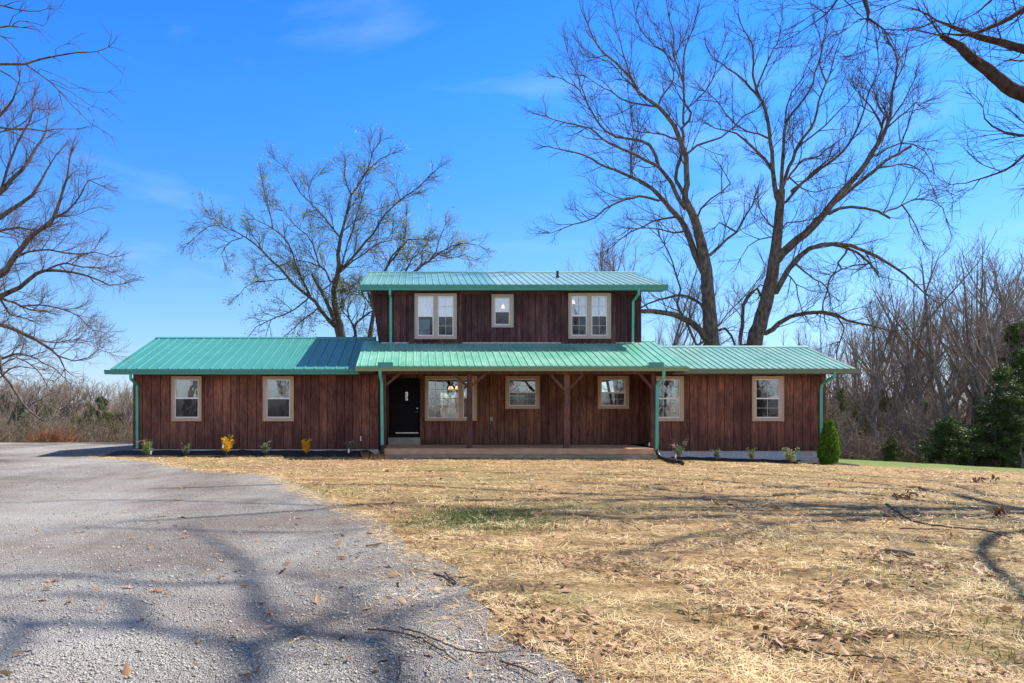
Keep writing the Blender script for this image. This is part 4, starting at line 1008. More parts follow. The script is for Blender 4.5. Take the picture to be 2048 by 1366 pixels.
B = [
 ([(915,1345),(935,1275),(955,1200),(975,1110),(990,1020),(1000,950),(1008,870),(1015,800),(1020,740)], 17.5, 8.0, .02),
 ([(1014,800),(995,735),(988,690),(985,620),(975,530),(965,460),(945,395),(920,365),(880,320),(840,285),(790,250),(745,215)], 5.8, 1.0, .15),
 ([(940,390),(915,320),(912,250),(905,170),(860,90),(850,10)], 3.2, .7, -.2),
 ([(918,360),(945,290),(980,210),(1010,150),(1022,60),(1025,0)], 2.6, .6, .3),
 ([(1020,760),(1022,690),(1025,620),(1030,540),(1042,470),(1085,415),(1130,350),(1160,260),(1180,180),(1200,90)], 5.0, .8, .05),
 ([(1035,480),(1040,420),(1060,360),(1100,310),(1135,230)], 2.5, .7, -.3),
 ([(1022,735),(1050,650),(1085,570),(1120,520),(1150,470),(1165,400),(1195,320),(1215,270),(1240,180),(1262,110)], 4.6, .8, .3),
 ([(1195,320),(1170,250),(1175,170),(1150,90)], 2.2, .6, .1),
 ([(1035,790),(1070,750),(1110,705),(1150,665),(1195,632)], 3.6, 1.8, -.3),
 ([(1045,700),(1075,655),(1110,620),(1165,610),(1200,580),(1235,555),(1270,530)], 3.0, 1.0, .3),
 ([(1060,745),(1130,690),(1200,640),(1260,590),(1300,535),(1325,480),(1345,420),(1370,340),(1400,260),(1395,170)], 3.8, .8, -.15),
 ([(1085,575),(1140,530),(1190,490),(1230,450),(1280,400),(1310,350)], 2.6, .8, -.3),
 ([(990,1030),(1020,990),(1060,955),(1110,915),(1150,875),(1190,830),(1225,785),(1260,745),(1310,690),(1355,630),(1390,570),(1420,520),(1440,470),(1450,400),(1462,320),(1475,240),(1450,180)], 10.5, 1.2, -.2),
 ([(1225,790),(1290,740),(1350,690),(1400,650),(1450,612),(1525,572)], 5.2, 3.2, .25),
 ([(1432,500),(1470,465),(1515,430),(1545,400),(1572,402)], 2.6, 1.0, -.2),
 ([(1445,470),(1480,420),(1520,350),(1545,295)], 2.2, .8, .3),
 ([(1395,560),(1412,500),(1385,440),(1350,395),(1310,350)], 3.2, .9, .3),
 ([(1412,500),(1432,440),(1425,430)], 2, 1, .2),
 ([(1480,590),(1510,500),(1540,400),(1550,405)], 2.0, .8, -.2),
 ([(1205,835),(1245,815),(1290,808),(1345,812),(1395,825),(1445,852)], 4.2, 2.4, -.4),
 ([(1415,832),(1470,812),(1510,790),(1560,778),(1610,782),(1650,810),(1660,845)], 2.4, .7, .2),
 ([(1490,800),(1520,840),(1545,880),(1565,930)], 1.8, .7, .1),
 ([(1400,655),(1450,648),(1500,640),(1545,655),(1585,685),(1610,730)], 2.6, .8, .4),
 ([(1390,610),(1430,580),(1480,560),(1530,560),(1580,590),(1610,640)], 2.4, .7, -.3),
 ([(1000,1140),(1022,1095),(1048,1050),(1085,1005),(1130,970),(1180,955),(1230,950),(1290,958),(1345,978),(1400,1005),(1450,1035),(1500,1070),(1545,1110),(1580,1145)], 7.5, 1.5, -.3),
 ([(1225,955),(1290,975),(1340,1005),(1375,1040)], 4.0, 2.2, .4),
 ([(1355,1030),(1300,1035),(1260,1050),(1220,1065)], 2.2, .8, .2),
 ([(1270,990),(1240,1025),(1255,1050),(1215,1075),(1200,1130),(1180,1210)], 2.6, 1.4, -.2),
 ([(1078,1032),(1110,1060),(1150,1090),(1195,1120),(1210,1160)], 2.6, 1.1, .3),
 ([(1055,1080),(1078,1110),(1085,1160),(1100,1210)], 2.0, 1.0, -.2),
 ([(960,1300),(985,1285),(1010,1260),(1055,1235),(1110,1222),(1180,1218),(1230,1225),(1275,1250),(1330,1262),(1390,1275),(1440,1290)], 7.0, 1.4, -.35),
 ([(1180,1222),(1240,1240),(1265,1280),(1250,1330)], 2.6, 1.4, .3),
 ([(1400,1080),(1392,1045),(1385,1010)], 1.6, .8, 0),
 ([(862,1350),(868,1270),(872,1190),(895,1145),(925,1125),(938,1150),(945,1165)], 5.0, 2.4, .1),
 ([(972,1130),(940,1110),(905,1145)], 2.2, 1.4, .2),
 ([(978,655),(955,620),(915,580),(880,548),(845,520),(808,510),(760,500)], 4.2, 1.2, .3),
 ([(968,540),(930,522),(880,510),(840,485),(800,440),(765,390),(720,355)], 2.6, .8, -.3),
 ([(1000,900),(970,870),(940,830),(930,790)], 2.6, 1.0, .3),
 ([(1012,905),(1040,870),(1090,865),(1140,855)], 2.4, 1.0, -.4),
 ([(975,925),(930,935),(890,960),(860,1010)], 2.2, .8, .3),
 ([(1060,700),(1100,735),(1150,750),(1200,735),(1260,720)], 2.2, .8, .2),
 ([(1460,320),(1500,250),(1510,180),(1530,120)], 1.8, .6, .1),
 ([(1440,470),(1400,420),(1380,350),(1330,280)], 1.8, .6, -.2),
]
traced_tree('maple_tree', 'tall bare maple with leaning dark trunk and drooping limbs, right of the pair', 'tree', B, zA, 35.0,
            cfg_tree(1.0, 2.6, .10, 1.0), (M['bark_maple'], M['twig_maple']), 4, 'pair of tall bare maples behind the right wing', ground=-0.3)
zC = lambda x, y: (380+x/3.331, 270+y/3.331)
C = [
 ([(1018,1345),(990,1230),(962,1120),(955,1030),(980,950),(990,870),(985,790),(1000,710)], 9, 4.6, .02),
 ([(1000,710),(1012,640),(1035,560),(1055,470),(1075,395),(1110,350),(1150,290),(1180,240),(1220,205),(1265,160),(1335,128)], 4.2, .9, .1),
 ([(1180,245),(1200,180),(1220,110),(1262,45)], 1.8, .7, -.2),
 ([(1072,400),(1045,330),(1030,260),(1032,185)], 2.2, .7, .2),
 ([(985,1345),(970,1270),(935,1170),(900,1090),(870,1030),(840,980),(812,925)], 6.5, 3.6, -.15),
 ([(960,1270),(920,1230),(870,1165),(800,1082),(740,1035),(690,995),(640,935),(600,888),(540,835),(490,780),(430,725),(375,685),(315,650),(250,622),(160,560)], 6.0, .9, .25),
 ([(250,622),(190,602),(120,612),(60,660),(0,712)], 1.4, .5, .2),
 ([(345,688),(280,705),(240,740),(210,790),(225,840)], 1.6, .6, -.2),
 ([(480,770),(455,715),(420,680),(408,640)], 2.0, .8, .1),
 ([(800,1070),(765,1000),(730,930),(705,870),(685,790),(655,725),(610,670),(550,620),(500,595),(430,560)], 3.6, .8, -.35),
 ([(550,620),(540,550),(520,470),(500,390),(480,310)], 1.6, .6, .2),
 ([(935,975),(905,905),(860,865),(840,800),(820,730),(780,665),(720,620),(660,560),(600,480)], 3.4, .7, .35),
 ([(870,880),(800,850),(740,838),(660,850)], 2.2, .8, -.3),
 ([(995,905),(1060,840),(1120,775),(1170,710),(1220,660),(1260,590),(1300,530),(1360,470),(1440,405),(1520,352),(1580,290),(1645,230)], 4.0, .8, -.2),
 ([(1400,430),(1480,380),(1560,310)], 1.6, .6, .2),
 ([(1000,915),(1090,835),(1180,775),(1260,720),(1340,700),(1420,690),(1560,700)], 3.0, .7, .3),
 ([(1000,680),(940,605),(890,545),(840,490),(790,440),(735,385),(690,310),(655,240),(570,168)], 3.0, .7, .2),
 ([(800,440),(790,370),(810,300),(855,270)], 1.5, .6, -.2),
 ([(1005,890),(1040,760),(1080,640),(1110,540),(1160,380),(1170,300)], 2.8, .7, -.4),
 ([(1020,640),(1090,580),(1180,530),(1260,490),(1340,470)], 2.2, .7, .4),
 ([(880,1035),(930,1000),(975,930)], 2.2, 1.4, .2),
 ([(775,1100),(700,1160),(620,1200),(520,1240),(440,1280),(390,1345)], 2.4, .7, -.3),
 ([(820,1185),(740,1240),(680,1300),(620,1350)], 2.2, .8, .3),
 ([(640,960),(560,965),(450,975),(370,1010),(330,1060)], 2.0, .6, .3),
 ([(960,1040),(1040,1035),(1120,1050),(1180,1100)], 2.2, .8, -.2),
 ([(1000,1150),(1040,1080),(1030,1110)], 2.4, 1.2, .2),
]
cw = cfg_tree(1.0, 1.8, .05, 1.45, .10)
traced_tree('willow_tree', 'spreading leafing willow with a broken stem and yellow-green buds behind the left wing', 'tree', C, zC, 38.0,
            cw, (M['bark_willow'], M['twig_willow']), 7, ground=.2, rscale=.74, leaves=(.3, .13, M['budding']))
C2 = [
 ([(1198,1345),(1212,1250),(1225,1170),(1205,1100),(1185,1050)], 5.5, 3, .05),
 ([(1225,1180),(1270,1000),(1300,900),(1350,800),(1420,730),(1440,600),(1440,540)], 3.2, .8, .1),
 ([(1300,900),(1340,840),(1400,760),(1450,700),(1560,690)], 2.4, .8, -.2),
 ([(1270,1000),(1380,960),(1440,905),(1480,820),(1560,770),(1640,790)], 2.6, .7, .2),
 ([(1380,960),(1500,910),(1590,840),(1660,790),(1740,740),(1830,720),(1925,735)], 2.6, .6, -.2),
 ([(1590,840),(1640,780),(1660,690),(1700,600)], 1.8, .6, .2),
 ([(1660,800),(1740,820),(1830,800),(1900,830)], 1.6, .6, -.1),
 ([(1205,1140),(1160,1070),(1120,1030),(1060,1000)], 2.0, .8, .2),
]
traced_tree('willow_tree', 'slim leafing willow hidden mostly by the upper storey, its budding tips above the roof', 'tree', C2, zC, 41.0,
            cw, (M['bark_willow'], M['twig_willow']), 8, ground=.1, leaves=(.5, .13, M['budding']))
C3 = [
 ([(1103,1345),(1095,1285),(1110,1250),(1150,1215),(1200,1180),(1235,1160)], 3.6, 1.6, .05),
 ([(1095,1285),(1060,1220),(1050,1160),(1080,1100),(1040,1060)], 2.6, .8, -.2),
 ([(1060,1220),(1020,1180),(1000,1130),(1050,1070)], 1.8, .7, .2),
 ([(1150,1215),(1170,1130),(1150,1050),(1130,990)], 1.8, .7, .2),
]
traced_tree('young_willow_tree', 'small forked bare tree between the willow trunk and the upper storey wall', 'tree', C3, zC, 40.0,
            cw, (M['bark_willow'], M['twig_willow']), 9, ground=0, leaves=(.4, .12, M['budding']))

# tree at the left edge, trunk outside the frame
zL = lambda x, y: (x/1.517, y/1.517)
Lt = [
 ([(-330,1300),(-320,1100),(-290,980),(-250,930)], 26, 17, 0),
 ([(-255,945),(-160,900),(-80,860),(0,835),(50,770),(100,712),(150,680),(182,610),(205,535),(212,470)], 11, 1.4, -.1),
 ([(100,712),(150,672),(205,640),(245,590),(270,545),(300,560)], 3.6, .9, .2),
 ([(50,775),(110,760),(170,762),(235,772),(290,765),(340,780)], 3.2, .8, -.2),
 ([(-260,960),(-150,930),(-60,925),(0,900),(60,872),(110,830),(160,820),(215,825),(275,840),(330,865),(372,862)], 9, .9, .2),
 ([(130,825),(190,800),(250,810),(310,815),(365,840)], 2.6, .7, -.3),
 ([(0,905),(45,918),(90,940),(140,945)], 3.6, 1.6, .3),
 ([(60,930),(120,925),(180,935),(240,960),(280,1000),(320,1010)], 2.4, .7, .2),
 ([(0,905),(30,955),(75,965)], 2.6, 1.6, .3),
 ([(-240,1000),(-100,980),(0,985),(50,1002),(110,1030),(155,1060),(182,1085),(196,1118)], 7.5, 1.4, -.2),
 ([(175,1080),(225,1095),(270,1085),(300,1060),(330,1070)], 2.0, .6, .2),
 ([(110,1030),(170,1040),(230,1030),(290,1040)], 1.8, .6, .3),
 ([(-250,935),(-160,800),(-80,720),(0,660),(60,620),(110,575),(140,520),(170,470)], 10, 1.2, .2),
 ([(-80,720),(0,700),(60,690),(110,700),(170,660)], 4, 1.0, -.3),
 ([(-250,930),(-200,740),(-130,640),(-60,590),(0,585),(35,545),(80,500),(115,440),(140,400),(150,330)], 10, 1.1, .3),
 ([(0,585),(20,520),(50,440),(90,370),(100,300)], 4.0, .9, -.1),
 ([(-200,740),(-140,560),(-90,440),(-40,380),(0,350),(40,300),(60,240)], 8, 1.0, -.2),
 ([(-40,380),(0,400),(60,380),(110,330)], 3.0, .8, .2),
 ([(-200,1040),(-100,1075),(0,1090),(40,1075),(90,1080),(150,1110),(200,1150)], 4.4, .8, -.3),
 ([(-150,1060),(-60,1100),(0,1110),(50,1085),(110,1120),(150,1180)], 3.4, .8, .3),
 ([(-230,960),(-330,820),(-420,700),(-480,560)], 9, 2, -.2),
 ([(-250,980),(-380,930),(-500,860)], 8, 2, .4),
]
cl = cfg_tree(.75, 2.1, .07, 1.3, .0)
traced_tree('elm_tree', 'broad bare elm reaching in from the left edge, twig tips reddish', 'tree', Lt, zL, 24.0,
            cl, (M['bark_maple'], M['twig_elm']), 21, ground=0, kspread=.35)
# drooping near limbs at the left edge: one more tree beside the drive
zN = lambda x, y: (x*0.2930, y*0.2930)
Nt = [
 ([(-1700,3600),(-1600,2200),(-1450,1500),(-1300,1000)], 60, 34, 0),
 ([(-1320,1060),(-900,700),(-500,500),(-200,440),(0,437),(90,438),(170,438),(260,408),(380,382),(520,360),(660,352),(740,322)], 5, .9, .05),
 ([(660,352),(720,405),(785,448)], .9, .5, .1),
 ([(385,382),(375,335),(410,318),(455,300)], .9, .5, -.1),
 ([(175,438),(255,495),(345,560),(430,650),(520,745),(620,845),(700,890)], 2.0, .6, .1),
 ([(345,560),(430,600),(520,650),(600,710),(690,745)], 1.0, .5, -.2),
 ([(345,545),(400,560),(470,600),(560,600),(650,632),(740,628)], 1.0, .5, .2),
 ([(270,470),(370,505),(470,560),(560,600)], 1.0, .5, .1),
 ([(360,580),(440,650),(500,700),(600,740)], .9, .5, -.1),
 ([(-900,700),(-600,350),(-300,230),(0,185),(60,178),(150,186)], 4, 1.0, -.1),
 ([(60,178),(90,110),(130,85)], 1.2, .5, .1), ([(90,165),(130,142),(200,148),(300,178),(320,145)], 1.2, .5, .1),
 ([(-300,230),(-100,60),(0,35),(100,60),(200,78),(320,60)], 3, .6, .1),
 ([(-300,230),(-120,200),(0,240),(80,300),(160,395)], 2.4, .6, -.1),
 ([(-500,500),(-200,460),(0,480),(70,520),(140,580),(180,680)], 3.0, .6, .2),
 ([(-500,520),(-200,640),(0,870),(80,880),(200,878),(300,895),(400,880),(520,880)], 3.4, .6, -.2),
 ([(40,885),(150,930),(260,990),(360,1040),(460,1085)], 1.2, .5, .2),
 ([(-1350,1300),(-900,1500),(-400,1750),(-100,2100),(20,2560),(65,2610),(110,2680),(160,2760),(215,2815),(260,2850),(300,2870),(390,2860),(450,2830)], 5.5, .7, .05),
 ([(-100,2500),(0,2580),(60,2520),(130,2500),(230,2515),(290,2525)], 3, .7, -.1),
 ([(215,2760),(260,2740),(320,2700)], 1.4, .6, .1),
 ([(-1300,1000),(-1500,500),(-1400,-200),(-1200,-700)], 26, 8, -.2),
 ([(-1450,500),(-1900,100),(-2300,-200)], 16, 5, .2),
]
cn = [dict(den=.8, ang=38, len=.7, r=.010, re=.003, seg=6, wob=.10, trop=-.06, n=4, side=.1),
      dict(den=2.2, ang=38, len=.4, r=.004, re=.002, seg=3, wob=.10, trop=-.06, n=3, side=.1)]
traced_tree('hackberry_tree', 'near bare tree at the left edge of the drive, thin drooping branches crossing the sky', 'tree', Nt, zN, 11.0,
            cn, (M['bark_maple'], M['twig_maple']), 31, ground=0, wob=.01, kspread=.2)

# big oak at the right edge, trunk outside the frame, canopy over the lawn
zR = lambda x, y: (1600+x/3.252, y/3.252)
def SH(px, py, z):
    """a limb point at height z that shades the ground seen at (px, py)"""
    d = F*EYE/(py-HY); return (X(px, d)+.72*z, d+.28*z, z)
Rt = [
 ([(3300,3000),(3250,2300),(3150,1700),(3000,1250)], 46, 30, 0),
 ([(3020,1300),(2500,1050),(2000,850),(1700,720),(1457,612),(1345,562),(1225,455),(1120,382),(1040,300),(975,265),(920,232)], 24, 5.5, -.05),
 ([(3000,1250),(2600,800),(2100,500),(1700,380),(1457,320),(1300,272),(1160,240),(1060,200),(970,165),(888,133)], 16, 2.2, .1),
 ([(2600,800),(2200,350),(1800,0),(1600,-20),(1457,55),(1360,120),(1250,172),(1150,212),(1060,228),(990,225),(930,215)], 10, 1.2, -.1),
 ([(1457,320),(1420,370),(1340,400),(1260,440),(1200,400)], 1.6, .6, .2),
 ([(2400,1010),(1900,930),(1600,900),(1457,882),(1350,870),(1250,820),(1200,770),(1190,700)], 5, .8, .2),
 ([(2400,1010),(1900,920),(1600,930),(1457,1010),(1380,1080),(1280,1128),(1170,1165),(1080,1192),(980,1200)], 4, .8, -.2),
 ([(1170,1165),(1130,1220),(1080,1250)], 1.2, .5, 0),
 ([(3000,1250),(2500,200),(1800,-500),(1100,-560),(700,-380),(480,-150),(420,0),(445,80),(440,120),(500,158),(545,190)], 9, 1.3, -.1),
 ([(440,120),(380,125),(330,170)], 1.6, .6, .1), ([(445,118),(435,170),(440,230),(420,300)], 1.4, .5, 0), ([(500,158),(520,220),(500,290),(460,320)], 1.2, .5, .1), ([(440,125),(400,190),(380,280)], 1.2, .5, -.1),
 ([(700,-380),(400,-300),(260,-60),(240,0),(170,90),(90,150),(10,200)], 4, .8, .1),
 ([(170,90),(60,20),(0,30)], 1.2, .5, .1),
 ([(1100,-560),(900,-300),(800,-100),(700,-20),(560,40)], 4, .8, .3),
 ([(1800,-500),(1500,-250),(1300,-60),(1180,60),(1100,110)], 5, .8, -.2),
 ([SH(2300,1035,8.0),SH(2040,1040,10),SH(1750,1036,12),SH(1560,1046,14),SH(1400,1068,15),SH(1280,1100,15.5),SH(1190,1122,16)], 10, 1.5, 0),
 ([SH(2100,1045,9),SH(2000,1060,9.5),SH(1968,1100,10),SH(2010,1160,10.5),SH(2120,1250,11)], 9, 5, 0),
 ([SH(1560,1046,14),SH(1350,1040,15.5),SH(1150,1030,16.5),SH(850,1012,17.5),SH(600,1010,18.5),SH(250,1000,19.5),SH(-100,1010,20)], 6, 3, 0),
 ([SH(2120,1250,11),SH(2300,1500,13),SH(1800,1750,16),SH(900,1600,18),SH(760,1300,18.5),SH(600,1270,19),SH(480,1290,19.5),SH(280,1255,20),SH(60,1245,20.5),SH(-200,1230,21)], 10, 6, 0),
 ([SH(760,1300,18.5),SH(800,1230,19),SH(900,1200,19.5),SH(1000,1178,20)], 7, 2.5, 0),
 ([SH(600,1270,19),SH(520,1230,19.5),SH(505,1165,20),SH(470,1110,20.5),SH(380,1060,21)], 10, 3, 0),
 ([SH(480,1290,19.5),SH(510,1350,20),SH(420,1450,20.5)], 11, 6, 0),
 ([SH(600,1270,19),SH(700,1200,19.5),SH(640,1160,20)], 6, 2, 0),
 ([SH(1750,1036,12),SH(1600,1012,14),SH(1300,1000,15.5),SH(900,1040,17),SH(600,1065,18),SH(200,1055,19)], 6, 2.5, 0),
 ([SH(505,1165,20),SH(300,1170,20.5),SH(120,1150,21),SH(-60,1160,21.5)], 6, 4, 0),
 ([SH(1560,1046,14),SH(1400,1100,15),SH(1330,1118,16)], 4, 1.5, 0),
 ([SH(280,1255,20),SH(250,1200,20.5),SH(150,1190,21)], 8, 4, 0),
 ([SH(60,1245,20.5),SH(0,1310,20.5),SH(-80,1380,21)], 9, 4, 0),
 ([SH(1968,1100,10),SH(1850,1075,11),SH(1700,1062,12),SH(1500,1072,13)], 5, 1.5, 0),
 ([(3050,1250),(3500,300),(3900,-600)], 22, 6, .1),
]
co_ = cfg_tree(.75, 2.6, .02, .8, .05)
traced_tree('oak_tree', 'near bare oak whose thick sawn-off limb enters from the right edge above the lawn', 'tree', Rt, zR, 14.0,
            co_, (M['bark_oak'], M['twig_maple']), 41, ground=0, wob=.012, kspread=.25)
R2 = [
 ([(25,21,gzf(25,21)-.2),(25,21,3),(24.8,21,6),(24.4,21,9.2)], 36, 22, 0),
 ([(24.4,21,9.2),SH(2350,990,12),SH(2048,1000,14),SH(1700,975,15),SH(1400,956,16),SH(1100,946,17),SH(800,941,18)], 14, 4, 0),
 ([(24.4,21,9.2),SH(2300,1030,12.5),SH(1900,1018,15),SH(1500,1002,16),SH(1100,985,17),SH(700,968,18),SH(300,978,19)], 13, 4, 0),
 ([SH(2048,1000,14),SH(1800,955,16),SH(1500,940,17),SH(1250,933,18)], 10, 3, 0),
 ([SH(1700,975,15),SH(1300,1000,17),SH(900,1000,18),SH(600,1022,19),SH(300,1042,19)], 8, 3, 0),
 ([SH(1500,1002,16),SH(1250,970,17),SH(1000,955,18)], 6, 2, 0),
 ([(24.4,21,9.2),(25.5,22,13),(26,23,18)], 16, 4, 0),
 ([SH(2350,990,12),SH(2000,972,14.5),SH(1700,962,15.5),SH(1450,972,16.5),SH(1200,966,17.5)], 9, 3, 0),
 ([SH(2000,972,14.5),SH(1850,940,16),SH(1600,932,17),SH(1350,926,18)], 7, 2, 0),
 ([SH(1900,1018,15),SH(1650,1030,15.5),SH(1400,1022,16.5),SH(1150,1018,17),SH(950,1028,18)], 8, 2.5, 0),
 ([SH(1700,975,15),SH(1500,988,16),SH(1300,980,17),SH(1100,1000,18)], 6, 2, 0),
 ([(24.6,21,8),(27.5,20,12),(30,19,15)], 13, 4, 0),
]
traced_tree('oak_tree', 'bare oak standing beyond the right edge of the lawn, casting the long streaks of shadow', 'tree', R2, zR, 21.0,
            cfg_tree(.8, 2.2, .04, .6, .02), (M['bark_oak'], M['twig_maple']), 43)

# ------------------------------------------------------------------ woodland prototypes and copies
def bare_proto(seed, H, spread, stems=1, mats=('bark_wood', 'twig_wood'), tw=1.0):
    rng = random.Random(seed); tk = Tubes(); cr = Tubes()
    for s_ in range(stems):
        p = Vector((rng.uniform(-.25,.25)*(stems > 1), rng.uniform(-.25,.25)*(stems > 1), -.3))
        w = (UP+rvec(rng)*(.08 if stems == 1 else .30)).normalized(); n = 12; pts = [p]; 
        for i in range(n):
            w = (w+rvec(rng)*.07+UP*.05).normalized(); pts.append(pts[-1]+w*(H*.92/n))
        r0 = H*.0135/(stems**.35)*rng.uniform(.8, 1.2); rads = [r0*(1-i/n)**.9+.007 for i in range(n+1)]
        tk.add(pts, rads, 7)
        # forks
        for f in range(int(5*spread+2)):
            t = rng.uniform(.25, .8); q, d = interp(pts, t); a = rng.uniform(0, 6.28)
            o = Vector((math.cos(a), math.sin(a), 0)); v = (d*.9+o*rng.uniform(.4, .9)*spread).normalized(); L = H*rng.uniform(.28, .5)*(1.1-t*.5); fp = [q]
            for i in range(7): v = (v+rvec(rng)*.065+UP*.11).normalized(); fp.append(fp[-1]+v*L/7)
            rr = rads[int(t*n)]*.62; tk.add(fp, [rr*(1-i/7)**.9+.006 for i in range(8)], 5)
            cfg = [dict(den=1.6, ang=38, len=H*.17, r=.018*tw, re=.008*tw, seg=4, wob=.08, trop=.13, n=4, side=.3),
                   dict(den=3.4, ang=38, len=H*.085, r=.010*tw, re=.006*tw, seg=3, wob=.09, trop=.10, n=3, side=.2),
                   dict(den=4.0, ang=36, len=H*.05, r=.007*tw, re=.005*tw, seg=1, wob=.1, trop=.10, n=3, side=.2)]
            spawn(cr, fp, rr, .012, 0, cfg, rng, None, .1)
        spawn(cr, pts, r0, .012, 0, cfg, rng, None, .35)
    root = bpy.data.objects.new('bare_tree', None); COL.objects.link(root)
    a = tk.build('trunk', M[mats[0]], None); b = cr.build('crown', M[mats[1]], None); a.parent = root; b.parent = root
    return root, H
def foliage_np(rng, centers, n_each, rad, size, updir=0.0):
    N = len(centers)*n_each; r = np.random.default_rng(rng.randrange(1 << 30))
    c = np.repeat(np.array([tuple(x) for x in centers]), n_each, 0)+r.normal(size=(N,3))*rad*np.array([1, 1, .7])
    d = r.normal(size=(N,3))+np.array([0, 0, updir]); d /= np.linalg.norm(d, axis=1)[:,None]
    e = np.cross(d, r.normal(size=(N,3))); e /= np.linalg.norm(e, axis=1)[:,None]+1e-9
    s = size*r.uniform(.6, 1.4, (N,1))
    co = np.stack([c, c+d*s*.5+e*s*.24, c+d*s, c+d*s*.5-e*s*.24], 1).reshape(-1, 3)
    f = np.arange(N*4).reshape(N, 4)
    tn = np.clip(np.repeat(r.uniform(0, 1, len(centers)), n_each)*.6+r.uniform(0, .4, N), 0, 1)
    return co, f, tn
def cedar_proto(seed, H, W, mat='cedar', dens=1.0, ragged=.35, name='cedar_tree', bare=0.06):
    """W: crown half width; a trunk, ascending limbs and sprays hung along them"""
    rng = random.Random(seed); tk = Tubes(); cen = []
    pts = [Vector((0,0,-.2))]
    for i in range(8): pts.append(Vector((rng.gauss(0,.03)*H*.3, rng.gauss(0,.03)*H*.3, H*.97*(i+1)/8)))
    tk.add(pts, [H*.016*(1-i/8.6)+.01 for i in range(9)], 7)
    nb = int(46*dens*max(1, H/4))
    for i in range(nb):
        t = bare+(1-bare)*(i+rng.random())/nb; q, _ = interp(pts, t*.98); a = rng.uniform(0, 6.283)
        prof = (1-t)**.62*min(1, .55+t*4); L = max(.12, W*prof*rng.uniform(1-ragged, 1+ragged*.5))
        v = Vector((math.cos(a), math.sin(a), .28+.5*t)).normalized(); b = [q]
        for k in range(5): v = (v+rvec(rng)*.12+UP*.05).normalized(); b.append(b[-1]+v*L/5)
        tk.add(b, [.02*(1-k/6)+.004 for k in range(6)], 4)
        for k in range(max(4, int(L*7))):
            u = rng.uniform(.2, 1.0); p, _ = interp(b, u); cen.append(p+rvec(rng)*.09)
    co, f, tn = foliage_np(rng, cen, 36, .085 if H < 8 else .13, .10 if H < 8 else .15, .5)
    root = bpy.data.objects.new(name, None); COL.objects.link(root)
    a = tk.build('trunk', M['bark_wood'], None); b = mesh_np('foliage', co, f, M[mat], tone=tn); a.parent = root; b.parent = root
    return root, H
used = set()
def put(proto, x, y, h, label, cat, group, rz, wide=1.0, z=None):
    root, H = proto
    if root.name not in used: used.add(root.name); o = root; kids = []
    else:
        o = root.copy(); COL.objects.link(o)
        for ch in [c for c in bpy.data.objects if c.parent == root]:
            k = ch.copy(); COL.objects.link(k); k.parent = o
    s = h/H; o.location = (x, y, gzf(x, y) if z is None else z); o.scale = (s*wide, s*wide, s); o.rotation_euler = (0, 0, rz)
    for k_ in ('label', 'category', 'group'):
        if k_ in o: del o[k_]
    props(o, label, cat, group); return o
rw = random.Random(77)
protos = [bare_proto(101+i, 12, sp, st) for i, (sp, st) in enumerate([(1.0,1),(.75,1),(.9,1),(1.15,1),(.6,1),(.8,3)])]
farp = [bare_proto(131+i, 12, 1.15, 1, ('bark_wood', 'twig_wood'), 1.7) for i in range(4)]
pale = [bare_proto(151+i, 8, 1.0, 3, ('bark_wood', 'twig_pale')) for i in range(2)]
def topz(py, d): return EYE+(HY-py)/F*d
# right wood
GR = 'bare trees of the woodland right of the house'
LR = 'bare grey tree in the woodland right of the house'
prof_r = [(1640,660),(1700,575),(1740,600),(1790,520),(1850,540),(1900,478),(1960,470),(2048,468),(2400,440)]
def lerp_prof(prof, x):
    if x <= prof[0][0]: return prof[0][1]
    for (a, b), (c, d) in zip(prof[:-1], prof[1:]):
        if x <= c: return b+(d-b)*(x-a)/(c-a)
    return prof[-1][1]
spec = [(1700,46,565),(1742,43,585),(1757,40,640),(1790,48,530),(1838,42,560),(1862,50,520),(1905,41,480),(1948,45,470),(1985,41,476),(2022,44,468),(2045,39,500),(2075,43,460),(2110,40,440),(2150,46,440),(2200,42,420),(2270,44,400)]
for i, (px, d, ty) in enumerate(spec):
    x = X(px, d); put(protos[[0,2,3,1,2,4,3,0,1,2,0,3,1,0,2,3][i]], x, d, (topz(ty, d)-gzf(x, d))*1.08, LR, 'tree', GR, rw.uniform(0, 6.28))
for i in range(66):
    d = rw.uniform(44, 75); px = rw.uniform(1560, 2250) if i < 56 else rw.uniform(2250, 3000); x = X(px, d); ty = lerp_prof(prof_r, px)+rw.uniform(30, 150)
    put(protos[rw.randrange(6)], x, d, (topz(ty, d)-gzf(x, d))*1.10, LR, 'tree', GR, rw.uniform(0, 6.28))
for i in range(46):
    d = rw.uniform(37.5, 44) if i < 16 else rw.uniform(44, 62); px = rw.uniform(1650, 2200); x = X(px, d)
    put(pale[i % 2], x, d, rw.uniform(2.5, 4.5)*(1 if i < 16 else 1.6), 'low pale thicket bush at the foot of the right woodland', 'bush', 'pale bushes along the right woodland edge', rw.uniform(0, 6.28), 1.3)
# behind the house: thin tops above the right wing roof, and the fan behind the upper roof
for i in range(20):
    px = 1275+i*21+rw.uniform(-8, 8); d = rw.uniform(56, 72); x = X(px, d); ty = 632-(px-1275)*.03+rw.uniform(-22, 25)
    put(protos[rw.choice([1,4,5])], x, d, topz(ty, d)-gzf(x, d), 'thin bare tree showing over the right wing roof', 'tree', 'thin bare trees behind the right wing', rw.uniform(0, 6.28), .8)
fan = bare_proto(190, 14, .55, 6)
d = 52; x = X(1262, d); put(fan, x, d, (topz(455, d)-gzf(x, d))*1.04, 'many-stemmed bare tree fanning up behind the upper storey roof', 'tree', None, .4, 1.15)
d = 58; x = X(985, d); put(protos[5], x, d, topz(505, d)-gzf(x, d), 'sparse bare treetop just visible above the middle of the upper roof', 'tree', None, 2.4, .8)
